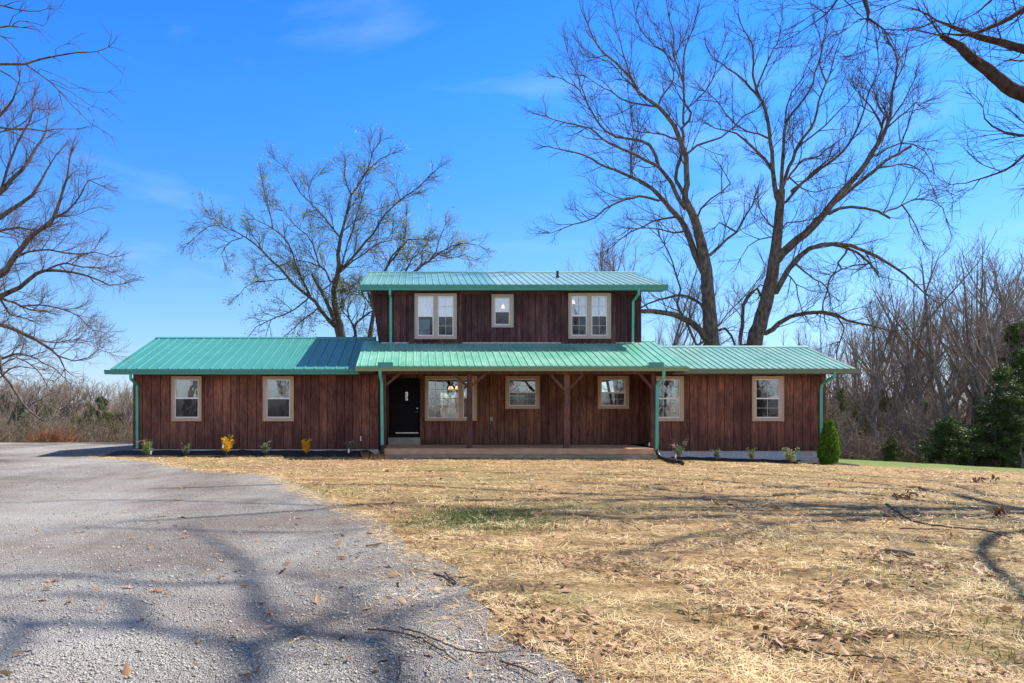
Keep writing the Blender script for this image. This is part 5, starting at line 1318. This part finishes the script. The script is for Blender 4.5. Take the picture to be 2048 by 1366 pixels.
# left far wood
GL = 'bare trees of the far wood left of the house'; LL = 'bare tree in the far wood beyond the gravel on the left'
for i in range(110):
    d = rw.uniform(58, 100); px = -330+(i+rw.random())*7; x = X(px, d); ty = rw.uniform(756, 782) if i % 3 else rw.uniform(772, 800)
    put(farp[rw.randrange(4)], x, d, (topz(ty, d)-gzf(x, d))*1.13, LL, 'tree', GL, rw.uniform(0, 6.28), 1.15)
for i in range(40):
    d = rw.uniform(44, 66); px = rw.uniform(-330, 420); x = X(px, d); ty = rw.uniform(798, 845)
    put(pale[i % 2], x, d, max(2.2, topz(ty, d)-gzf(x, d)), 'low pale bush in front of the far wood on the left', 'bush', 'pale bushes before the far left wood', rw.uniform(0, 6.28), 1.35)
# across the drive behind the photographer: the trees the window panes mirror
for i in range(9):
    px = -22+i*5.4+rw.uniform(-1.5, 1.5); put(protos[i % 6], px, rw.uniform(-24, -10), rw.uniform(12, 17), 'bare tree across the drive mirrored in the window panes', 'tree', 'trees mirrored in the windows', rw.uniform(0, 6.28), 1.1)
for i in range(34):
    put(farp[i % 4], -60+i*3.6+rw.uniform(-1.5, 1.5), rw.uniform(-55, -28), rw.uniform(9, 15), 'bare tree of the wood across the road mirrored in the window panes', 'tree', 'far trees mirrored in the windows', rw.uniform(0, 6.28), 1.15)
# evergreens
ced = [cedar_proto(301, 6, 1.5), cedar_proto(302, 6, 1.9, ragged=.5), cedar_proto(303, 2.6, 1.35, dens=1.5)]
ced_l = [cedar_proto(305, 5, 1.5, 'cedar_light', .8, .5)]
spot_c = [(2008,36.5,730,1,1.4,'tall ragged dark cedar at the right edge of the photograph'),
          (2062,37.5,690,0,1.3,'dark cedar reaching past the right edge of the photograph'),
          (1968,38.5,800,0,1.1,'slimmer dark cedar left of the tall one on the right'),
          (2042,35.5,790,1,1.3,'dense mid-height cedar in front of the tall one at the right edge'),
          (1946,37,852,2,1.0,'low cedar filling the gap between the broad bush and the tall cedars')]
for px, d, ty, k, w_, lb in spot_c:
    x = X(px, d); put(ced[k], x, d, topz(ty, d)-gzf(x, d), lb, 'cedar', None, rw.uniform(0, 6), w_)
x = X(1898, 36); put(ced[2], x, 36, topz(838, 36)-gzf(x, 36), 'broad low dark cedar bush before the right woodland', 'cedar', None, 1.0, 1.45)
x = X(1782, 37.5); put(ced[2], x, 37.5, topz(874, 37.5)-gzf(x, 37.5), 'small dark cedar bush nearer the arborvitae before the right woodland', 'cedar', None, 3.0, 1.1)
for i, (px, d, ty) in enumerate([(1683,44,775),(1712,47,800),(2030,42,640),(1850,45,800),(1760,50,760),(2085,42,600)]):
    x = X(px, d); put(ced_l[0] if i != 2 else ced[1], x, d, topz(ty, d)-gzf(x, d), 'dull green evergreen among the trunks of the right woodland', 'evergreen', 'evergreens inside the right woodland', rw.uniform(0, 6), .9)
for i, (px, d, ty) in enumerate([(12,70,778),(38,60,800),(70,72,790),(105,66,812),(128,75,800),(150,64,828),(176,80,805),(214,70,822),(232,58,852),(258,66,850),(20,64,835),(60,68,828),(85,58,845),(100,78,795),(118,56,858),(140,62,846),(160,70,830),(190,62,846),(205,68,838),(225,74,826),(244,72,820),(262,60,862),(5,56,856),(75,76,800),(45,52,868),(205,75,790),(-40,60,790),(-90,66,780)]):
    x = X(px, d); put((ced+ced_l)[[0,1,3,3][i % 4]], x, d, max(2, topz(ty, d)-gzf(x, d)), 'green cedar scattered in the far wood on the left', 'cedar', 'cedars in the far left wood', rw.uniform(0, 6), 1.2)

# undergrowth that nobody could count
def brush(name, n, region, hmin, hmax, mat, seed, label):
    r = random.Random(seed); tb = Tubes()
    for i in range(n):
        x, y = region(r); z = gzf(x, y)-.1; h = r.uniform(hmin, hmax); w = (UP+rvec(r)*.45).normalized(); p = Vector((x, y, z)); q = [p]
        for k in range(3): w = (w+rvec(r)*.30).normalized(); q.append(q[-1]+w*h/3)
        r0 = .010+.004*h; tb.add(q, [r0, r0*.8, r0*.6, .006], 3)
        for k in range(3):
            a, d = interp(q, r.uniform(.3, 1)); v = (d+rvec(r)*.8).normalized(); tb.add([a, a+v*h*.22, a+(v+rvec(r)*.3)*h*.4], [.009, .007, .005], 3)
    o = tb.build(name, mat, None); props(o, label, 'brush', kind='stuff')
def reg_r(r):
    d = 37.5+abs(r.gauss(0, 9)); px = r.uniform(1200, 2900); return X(px, d), d
def reg_r2(r):
    d = r.uniform(47, 74); px = r.uniform(1250, 2900); return X(px, d), d
brush('undergrowth', 7000, reg_r2, 2.2, 5.5, M['twig_pale'], 15, 'tall pale saplings and brush between the trunks of the right woodland')
def reg_l(r):
    d = 42+abs(r.gauss(0, 16)); px = r.uniform(-350, 700); return X(px, d), d
brush('undergrowth', 12000, reg_r, .5, 2.1, M['twig_pale'], 5, 'tangled bare undergrowth at the foot of the right woodland')
brush('undergrowth', 9000, reg_l, .8, 2.7, M['twig_olive'], 6, 'tangled bare undergrowth covering the slope beyond the gravel')
def reg_b(r): return r.uniform(-70, 70), -24-abs(r.gauss(0, 9))
brush('undergrowth', 5000, reg_b, 1.5, 5.0, M['twig_pale'], 8, 'tangled undergrowth across the road mirrored in the window panes')
def reg_g(r):
    d = r.uniform(38, 42); return X(r.uniform(75, 140), d), d
brush('rust_grass', 700, reg_g, .7, 1.2, M['redgrass'], 7, 'patch of tall rust-coloured dead grass beyond the gravel on the left')

# ------------------------------------------------------------------ plants in the beds
def shrub(name, label, px, py, d, h, w, leafmat, nleaf, size, blossoms=None, stems=9, seed=0, tag=None, group='small shrubs planted along the house', up=.5, fan=.5, cat='shrub'):
    r = random.Random(seed); c = P(px, py, d); c.z = min(c.z, gzf(c.x, c.y)+.12); root = empty(name, c, label, cat, group)
    tb = Tubes(); cen = []
    for i in range(stems):
        a = r.uniform(0, 6.283); rad = w*.5*math.sqrt(r.random()); tip = c+Vector((math.cos(a)*rad, math.sin(a)*rad*.8, h*r.uniform(.65, 1.0)))
        mid = c.lerp(tip, .5)+Vector((-math.cos(a)*rad*.15*fan, 0, -h*.03)); q = [c+Vector((math.cos(a)*.02, math.sin(a)*.02, -.03)), c.lerp(mid, .6), mid, tip]
        tb.add(q, [.007, .006, .005, .003], 4)
        for k in range(5): p, _ = interp(q, r.uniform(.35, 1)); cen.append(p+rvec(r)*.02)
    tb.build('stems', M['stick'], root)
    co, f, tn = foliage_np(r, cen, max(1, nleaf//len(cen)), w*.085, size, up)
    o = mesh_np('leaves', co, f, M[leafmat], tone=tn); o.parent = root; o.matrix_parent_inverse = Matrix.Translation(-root.location)
    if blossoms:
        mat, pts = blossoms
        for (dx, dz) in pts:
            b = c+Vector((dx*w, -w*.22, dz*h)); co, f, tn = foliage_np(r, [b], 30, .014, .035, .3)
            o = mesh_np('blossom', co, f, M[mat], tone=tn); o.parent = root; o.matrix_parent_inverse = Matrix.Translation(-root.location)
    if tag:
        mb = MB(); q = c+Vector((tag[0], -.16, tag[1])); mb.add([(q.x-.028,q.y,q.z),(q.x+.028,q.y+.01,q.z+.01),(q.x+.036,q.y+.01,q.z+.13),(q.x-.018,q.y,q.z+.12),(q.x-.028,q.y+.003,q.z),(q.x+.028,q.y+.013,q.z+.01),(q.x+.036,q.y+.013,q.z+.13),(q.x-.018,q.y+.003,q.z+.12)],
            [(0,1,2,3),(7,6,5,4),(0,4,5,1),(1,5,6,2),(2,6,7,3),(3,7,4,0)]); mb.build('plant_tag', M['white'], root)
    return root
shrub('rose_bush', 'leafy rose bush with coral and white blooms at the left corner of the house', 293,908.5,23.7,.46,.56,'shrub_green',900,.05,('rose',[(-.40,.90),(-.08,.98),(.14,.82),(.05,.55)]),12,1,(.20,.0))
shrub('small_shrub', 'small sparse green shrub under the left wing window nearest the corner', 371,907,24.0,.36,.40,'shrub_dull',380,.05,None,8,2)
shrub('forsythia', 'taller upright yellow forsythia between the two left wing windows', 452.5,908,23.9,.60,.46,'forsythia',1500,.035,None,12,3,(-.07,.2),fan=1.6)
shrub('small_shrub', 'thin grey-green shrub below the left wing window nearer the porch', 529,907,24.0,.40,.42,'shrub_dull',330,.06,None,8,4)
shrub('forsythia', 'rounder yellow forsythia nearer the porch', 614.5,903.5,24.1,.46,.40,'forsythia',1300,.04,None,8,5,fan=1.4)
shrub('rose_bush', 'dark rose bush with a single pink bloom beside the porch downspout', 697,905.5,24.1,.46,.36,'shrub_dull',420,.045,('pink',[(.12,.80)]),9,6,(.02,.02))
shrub('rose_bush', 'rose bush with one pink bloom and a white tag right of the porch', 1358,914,23.9,.55,.58,'shrub_dull',560,.05,('pink',[(-.42,.72)]),12,7,(-.17,-.03))
shrub('small_shrub', 'feathery green shrub before the block foundation, second from the porch', 1432.5,919,24.0,.44,.36,'shrub_dull',460,.05,None,9,8)
shrub('small_shrub', 'narrow yellow-green shrub before the block foundation, below the far window', 1504,920.5,24.0,.44,.30,'shrub_green',300,.05,None,7,9)
shrub('variegated_shrub', 'round shrub with cream-edged leaves, last before the arborvitae', 1580,925,23.9,.52,.50,'shrub_cream',620,.06,None,11,10)
def arborvitae(px, py, d, h, w):
    r = random.Random(5); c = P(px, py, d); c.z = gzf(c.x, c.y); root = empty('arborvitae', c, 'bright green flame-shaped arborvitae at the right corner of the house', 'evergreen shrub')
    mb = MB(); mb.tube([c+Vector((0,0,-.1)), c+Vector((0,0,h*.5)), c+Vector((.02,0,h*.9))], [.035,.025,.01], 7); mb.build('trunk', M['bark_wood'], root)
    cen = []
    for i in range(1500):
        t = r.random()**.9; prof = min(1.0, .8+t*1.0)*(1-max(0, t-.38)/.62)**.6+.02
        prof *= .92+.16*mnoise.noise((t*4, 7, 3)); a = r.uniform(0, 6.283); rr = w*.5*prof*(.55+.5*math.sqrt(r.random()))
        cen.append(c+Vector((math.cos(a)*rr+.05*t, math.sin(a)*rr, .03+t*h*.97)))
    co, f, tn = foliage_np(r, cen, 13, .028, .085, 2.4)
    o = mesh_np('foliage', co, f, M['arborvitae'], tone=tn); o.parent = root; o.matrix_parent_inverse = Matrix.Translation(-root.location)
arborvitae(1656, 937, 24.3, 1.42, .55)
# dry grass tuft by the porch
def tuft(px, py, d, n, h, mat, name, label, spread, cat='grass tuft'):
    r = random.Random(int(px)); c = P(px, py, d); c.z = gzf(c.x, c.y); tb = Tubes()
    for i in range(n):
        p = c+Vector((r.gauss(0, spread), r.gauss(0, spread*.5), -.01)); w = (UP*.9+rvec(r)*.45).normalized(); L = h*r.uniform(.4, 1); tb.add([p, p+w*L*.5, p+(w+rvec(r)*.25)*L], [.004, .003, .0015], 3)
    o = tb.build(name, M[mat], None); props(o, label, cat)
tuft(752, 911, 22.6, 170, .30, 'straw', 'dry_grass_tuft', 'tuft of dead straw-coloured grass left of the porch', .26)

# ------------------------------------------------------------------ ground litter
rg_ = np.random.default_rng(9)
def lawn_mask(x, y):
    m = ~in_poly(x, y, GPOLY)
    m &= ~((x > -10.8) & (x < -1.4) & (y > 23.85)); m &= ~((x > -2) & (x < 8.6) & (y > 23.5)); m &= ~((x > 8.5) & (x < 15.05) & (y > 24.5))
    return m
def blades(x, y, length, width, lift, tilt, mat, name, label, tone=None, cat='straw', curve=0):
    n = len(x); a = rg_.uniform(0, 2*np.pi, n); z = gz(x, y)+lift
    el = rg_.normal(0, tilt, n); dx, dy, dz = np.cos(a)*np.cos(el), np.sin(a)*np.cos(el), np.sin(np.abs(el))
    d = np.stack([dx, dy, dz], 1)*length[:,None]; s = np.stack([-np.sin(a), np.cos(a), rg_.normal(0, .3, n)], 1)*(width/2)[:,None]
    c = np.stack([x, y, z], 1); co = np.stack([c-s, c+s, c+d+s*.5, c+d-s*.5], 1).reshape(-1, 3)
    if tone is None: tone = rg_.uniform(0, 1, n)
    o = mesh_np(name, co, np.arange(n*4).reshape(n, 4), M[mat], tone=tone); return props(o, label, cat, kind='stuff')
def sample_lawn(n, dmin, dmax, p, xmax=1.05, wide=False):
    """more of them near the camera, where single stalks can be told apart"""
    u = rg_.uniform(0, 1, n); y = dmin*(dmax/dmin)**(u**p); lo, hi = -.62, .9*xmax
    x = rg_.uniform(lo, hi, n)*y if not wide else rg_.uniform(.9*xmax*y-.2, np.maximum(16, .9*xmax*y+4)); m = lawn_mask(x, y); return x[m], y[m]
def clump(x, y, s=1.3, seed=0): return np.array([mnoise.noise((a*s, b*s*1.6, seed))*.6+mnoise.noise((a*s*3, b*s*3, seed+5))*.4 for a, b in zip(x, y)])
x, y = sample_lawn(270000, 3.2, 23.6, 1.0); xw, yw = sample_lawn(60000, 1.2, 22, .6, wide=True); x, y = np.r_[x, xw], np.r_[y, yw]
k = clump(x, y); m = k > rg_.uniform(-.28, .28, len(x)); x, y, k = x[m], y[m], k[m]
L = rg_.uniform(.03, .115, len(x))*(1+y*.02); W = rg_.uniform(.0014, .0034, len(x))*(1+y*.11)
blades(x, y, L, W, rg_.uniform(.002, .03, len(x)), .22, 'straw', 'straw_mulch', 'loose golden straw scattered over the lawn', tone=np.clip(.5+k*.9+rg_.normal(0, .25, len(x)), 0, 1))
# straw strayed over the edge of the gravel
e = np.array(edge); i = rg_.integers(0, len(e), 9000); x = e[i,0]-np.abs(rg_.normal(0, .16, 9000))*(1+2.2*(e[i,1] < 7)); y = e[i,1]+rg_.normal(0, .22, 9000)-.1
m = (y > 3) ; x, y = x[m], y[m]
blades(x, y, rg_.uniform(.03, .13, len(x)), rg_.uniform(.002, .0045, len(x))*(1+y*.06), rg_.uniform(.008, .025, len(x)), .12, 'straw', 'stray_straw', 'straw strayed over the edge of the gravel')
# leaf litter: small crumpled leaves
x, y = sample_lawn(42000, 3.3, 23, 1.0); k = clump(x, y, .9, 11); m = k > rg_.uniform(-.12, .42, len(x)); x, y = x[m], y[m]
xg = rg_.uniform(-6, 1.0, 1500); yg = 3+9*rg_.uniform(0, 1, 1500)**1.3; m = in_poly(xg, yg, GPOLY) & (rg_.uniform(0, 1, 1500) < np.exp((xg-.3)*.8)); x = np.r_[x, xg[m]]; y = np.r_[y, yg[m]]
n = len(x); L = rg_.uniform(.02, .055, n)*np.where(rg_.uniform(0, 1, n) > .85, 1.5, 1); a = rg_.uniform(0, 6.28, n); c = np.stack([x, y, gz(x, y)+rg_.uniform(.008, .035, n)], 1)
d = np.stack([np.cos(a), np.sin(a), rg_.normal(0, .35, n)], 1)*L[:,None]; s = np.stack([-np.sin(a), np.cos(a), rg_.normal(0, .5, n)], 1)*(L*.32)[:,None]; up = np.array([0, 0, 1])*(L*rg_.uniform(-.2, .3, n))[:,None]
co = np.stack([c-d, c-d*.2+s, c+d, c-d*.1-s, c+up], 1).reshape(-1, 3); b = np.arange(n)*5
f = np.concatenate([np.stack([b, b+1, b+4], 1), np.stack([b+1, b+2, b+4], 1), np.stack([b+2, b+3, b+4], 1), np.stack([b+3, b, b+4], 1)])
t_ = rg_.uniform(0, 1, n); o = mesh_np('leaf_litter', co, f, M['litter'], tone=np.tile(t_, 4)); props(o, 'crumpled brown leaves strewn over straw and gravel', 'leaf litter', kind='stuff')
# green grass blades in the green patch and thinly elsewhere
n = 9000; x = .95+rg_.normal(0, .55, n); y = 10.2+rg_.normal(0, .6, n); x2, y2 = sample_lawn(30000, 4, 23, .9); kk = clump(x2, y2, .6, 21); m = kk > .10; x = np.r_[x, x2[m]]; y = np.r_[y, y2[m]]
m = lawn_mask(x, y); x, y = x[m], y[m]
blades(x, y, rg_.uniform(.03, .075, len(x)), rg_.uniform(.003, .006, len(x))*(1+y*.04), np.zeros(len(x)), .9, 'grass', 'new_grass', 'thin green grass coming up through the straw', cat='grass')
# gravel stones near the camera
N = 150000; u = rg_.uniform(0, 1, N)**1.35; y = 3.0*(22/3.0)**u; x = rg_.uniform(-.66, .28, N)*y; k = clump(x, y, .7, 41); xs_ = rg_.normal(0, .16, N); m = in_poly(x-np.abs(xs_), y, GPOLY) & (k > rg_.uniform(-.6, .3, N)); x, y = x[m], y[m]; n = len(x)
sz = rg_.lognormal(-5.7, .58, n)*(1+y*.03); sz = np.clip(sz, .0015, .015)
base = np.array([(1,0,0),(0,1,0),(-1,0,0),(0,-1,0),(0,0,.75),(0,0,-.5),(.6,.6,.45),(-.55,.5,.5)])[:6]
pts = base[None]*(1+rg_.uniform(-.35, .35, (n,6,1)))+rg_.normal(0, .16, (n,6,3)); a = rg_.uniform(0, 6.28, n); ca, sa = np.cos(a), np.sin(a)
px_ = pts[...,0]*ca[:,None]-pts[...,1]*sa[:,None]; py_ = pts[...,0]*sa[:,None]+pts[...,1]*ca[:,None]
co = np.stack([px_*sz[:,None]+x[:,None], py_*sz[:,None]+y[:,None], pts[...,2]*sz[:,None]+gz(x, y)[:,None]+.004+(sz*.3)[:,None]], 2).reshape(-1, 3)
fb = np.array([(0,1,4),(1,2,4),(2,3,4),(3,0,4),(1,0,5),(2,1,5),(3,2,5),(0,3,5)]); f = (np.arange(n)[:,None,None]*6+fb[None]).reshape(-1, 3)
o = mesh_np('loose_stones', co, f, M['stone'], tone=np.repeat(np.clip(rg_.normal(.48, .17, n)+.12*clump(x, y, .8, 31), 0, 1), 8)); props(o, 'loose grey crushed stone on the drive', 'gravel', kind='stuff')

# countable things lying about: oak leaves, sticks
def oak_leaf(px, py, size, rz, label, seed, dz=.012):
    d = F*EYE/(py-HY); c = P(px, py, d); c.z = gzf(c.x, c.y)+dz; r = random.Random(seed)
    out = []; n = 26
    for i in range(n):
        t = i/(n-1); lob = .30*math.sin(math.pi*min(1, t*.95+.05))**.8*(.62+.38*math.cos(t*4.5*2*math.pi)); out.append((t-.5, lob+.012))
    pts = [(u, v) for u, v in out]+[(u, -v*.92) for u, v in reversed(out)]
    bm = bmesh.new(); cu = r.uniform(.4, 1.0); co_ = []
    for u, v in pts:
        z = cu*(u*u*.55+v*v*1.3)+.05*math.sin(u*9+seed); co_.append((u*size, v*size, z*size))
    top = [bm.verts.new(p) for p in co_]; mid = [bm.verts.new(((i/12-.5)*size, 0, (cu*((i/12-.5)**2*.55)+.05*math.sin((i/12-.5)*9+seed)-.02)*size)) for i in range(13)]
    h = len(out)
    for i in range(h-1):
        a_, b_ = mid[round(i*12/(h-1))], mid[round((i+1)*12/(h-1))]
        q = [top[i], top[i+1], b_] if a_ is b_ else [top[i], top[i+1], b_, a_]; bm.faces.new(q)
        j = 2*h-1-i; q = [top[j], a_, top[j-1]] if a_ is b_ else [top[j], a_, b_, top[j-1]]; bm.faces.new(q)
    st = [bm.verts.new((-.5*size-.0*size, -.004, co_[0][2])), bm.verts.new((-.5*size, .004, co_[0][2])), bm.verts.new((-.78*size, .006, .05*size)), bm.verts.new((-.78*size, .001, .05*size))]; bm.faces.new(st)
    me = bpy.data.meshes.new('oak_leaf'); bm.to_mesh(me); bm.free(); at = me.attributes.new('tone', 'FLOAT', 'FACE'); at.data.foreach_set('value', [r.random()]*len(me.polygons)); me.materials.append(M['oakleaf'])
    o = bpy.data.objects.new('oak_leaf', me); COL.objects.link(o); o.location = c; o.rotation_euler = (r.uniform(-.2, .2), r.uniform(-.2, .2), rz)
    md = o.modifiers.new('thick', 'SOLIDIFY'); md.thickness = .0012
    props(o, label, 'leaf', 'dry oak leaves fallen on the gravel')
for i, (px, py, s, rz, lb) in enumerate([
    (107,1164,.15,.35,'long tan oak leaf, uppermost of the group at the left of the gravel'), (86,1203,.11,.2,'broad tan oak leaf below the long one at the left of the gravel'),
    (315,1185,.13,-.3,'curled tan oak leaf with stem, right of the left-hand leaves'), (258,1178,.11,.1,'brown curled oak leaf beside the tan curled one'),
    (66,1181,.06,.5,'small leaf scrap between the two left-hand oak leaves'), (160,1066,.14,.2,'flat pale oak leaf far up the gravel on the left'), (177,1058,.08,.8,'small brown leaf touching the flat pale one'),
    (366,1036,.17,-.5,'orange-brown oak leaf in the middle of the gravel'), (326,1034,.15,.6,'pale oak leaf left of the middle one'), (250,1026,.13,.1,'small tan leaf on the upper gravel'),
    (355,1001,.16,.2,'thin brown leaf near the top of the gravel'), (365,977,.18,0,'leaf nearest the house on the gravel'), (370,1077,.12,1.0,'upright tan leaf in the middle of the gravel'),
    (540,1229,.10,-.9,'small tan leaf in the dark shadow streak'), (264,1079,.10,.2,'brown leaf among the mid gravel stones')]):
    oak_leaf(px, py, s, rz, lb, 50+i)
def gp(px, py, dz=.02):
    d = F*EYE/(py-HY); c = P(px, py, d)
    for _ in range(3): d = F*(EYE-gzf(c.x, c.y))/(py-HY); c = P(px, py, d)
    c.z = gzf(c.x, c.y)+dz; return c
def stick(pts, r0, r1, label, seed, twigs=3, lift=.02, name='fallen_stick', cat='stick', mat='stick'):
    r = random.Random(seed); q = [gp(px, py, lift+r.uniform(0, .02)) for px, py in pts]; L, Rr = smooth_pts(q, [r0+(r1-r0)*i/(len(q)-1) for i in range(len(q))], .05, r, .004)
    tb = Tubes(); tb.add(L, Rr, 7)
    for i in range(twigs):
        p, d = interp(L, r.uniform(.15, .95)); s = Vector((-d.y, d.x, 0))*r.choice((-1, 1)); w = (d+s*r.uniform(.4, .9)+UP*r.uniform(0, .25)).normalized(); l = r.uniform(.06, .22)
        tb.add([p, p+w*l*.5, p+w*l+rvec(r)*.02], [r0*.4, r0*.3, r0*.15], 5)
    o = tb.build(name, M[mat], None); return props(o, label, cat)
stick([(1772,1012),(1800,1032),(1832,1050),(1900,1060),(1965,1066),(2024,1082)], .018, .010, 'long fallen branch lying on the lawn at the right', 1, 6, .03, 'fallen_branch', 'branch')
stick([(1800,1063),(1850,1064),(1900,1062)], .011, .006, 'straight dark stick just below the long fallen branch', 2, 1)
stick([(1526,1280),(1560,1300),(1620,1312),(1700,1322),(1768,1327)], .009, .005, 'curved dark stick in the straw at the bottom right', 3, 3)
stick([(736,1266),(800,1271),(850,1290),(880,1306),(915,1330)], .007, .004, 'forked brown stick on the gravel near the bottom', 4, 4)
stick([(800,1262),(860,1285),(925,1312),(1000,1318),(1030,1312)], .006, .003, 'thin twig crossing the forked stick on the gravel', 5, 3)
stick([(868,1155),(890,1163),(910,1175)], .012, .008, 'short thick stick, left of the crossed pair at the gravel edge', 6, 1)
stick([(890,1150),(900,1162),(912,1172)], .010, .006, 'dark stick crossing the short thick one at the gravel edge', 7, 1)
stick([(900,1160),(935,1162)], .007, .005, 'pale stick pointing right from the crossed pair', 8, 0)
stick([(798,1322),(800,1340),(797,1366)], .006, .004, 'short upright twig at the bottom of the gravel', 9, 1)
stick([(1552,1218),(1580,1228),(1612,1234),(1650,1238)], .008, .005, 'thin dark twig in the straw of the lower lawn', 10, 2)
stick([(733,1097),(748,1095),(762,1093)], .012, .009, 'small tan stick on the gravel edge by the green patch', 11, 0)
stick([(1000,1330),(1040,1345),(1075,1362)], .007, .004, 'slender twig at the very bottom of the lawn', 12, 2)
stick([(1525,920),(1600,940),(1592,955)], .008, .004, 'bent twig standing on the lawn below the arborvitae', 13, 2, .05) if False else None
stick([(1770,1105),(1800,1110),(1828,1116)], .028, .020, 'grey piece of bark lying on the lawn', 14, 0, .02, 'bark_piece', 'bark', 'bark_wood')
# dead oak twigs with leaves
def leafy_twig(px, py, w, label, seed):
    r = random.Random(seed); c = gp(px, py, .05); root = empty('oak_twig', c, label, 'twig'); tb = Tubes(); a = c+Vector((-w/2, 0, .02)); b = c+Vector((w/2, .1, .08)); tb.add([a, a.lerp(b, .5)+Vector((0, 0, .03)), b], [.006, .005, .003], 5); tb.build('stem', M['stick'], root)
    cen = [a.lerp(b, u)+rvec(r)*.02 for u in (.05, .12, .4, .5, .85, .95)]; co, f, tn = foliage_np(r, cen, 7, .03, .10, .2); o = mesh_np('leaves', co, f, M['litter'], tone=tn*.4); o.parent = root; o.matrix_parent_inverse = Matrix.Translation(-root.location)
leafy_twig(1820, 1000, .55, 'fallen oak twig with three clusters of brown leaves on the right lawn', 1)
leafy_twig(1975, 967, .7, 'fallen oak twig with dark leaves farther up the right lawn', 2)
leafy_twig(2004, 1036, .16, 'bright orange-brown leaf cluster in the shadow at the right edge', 3)
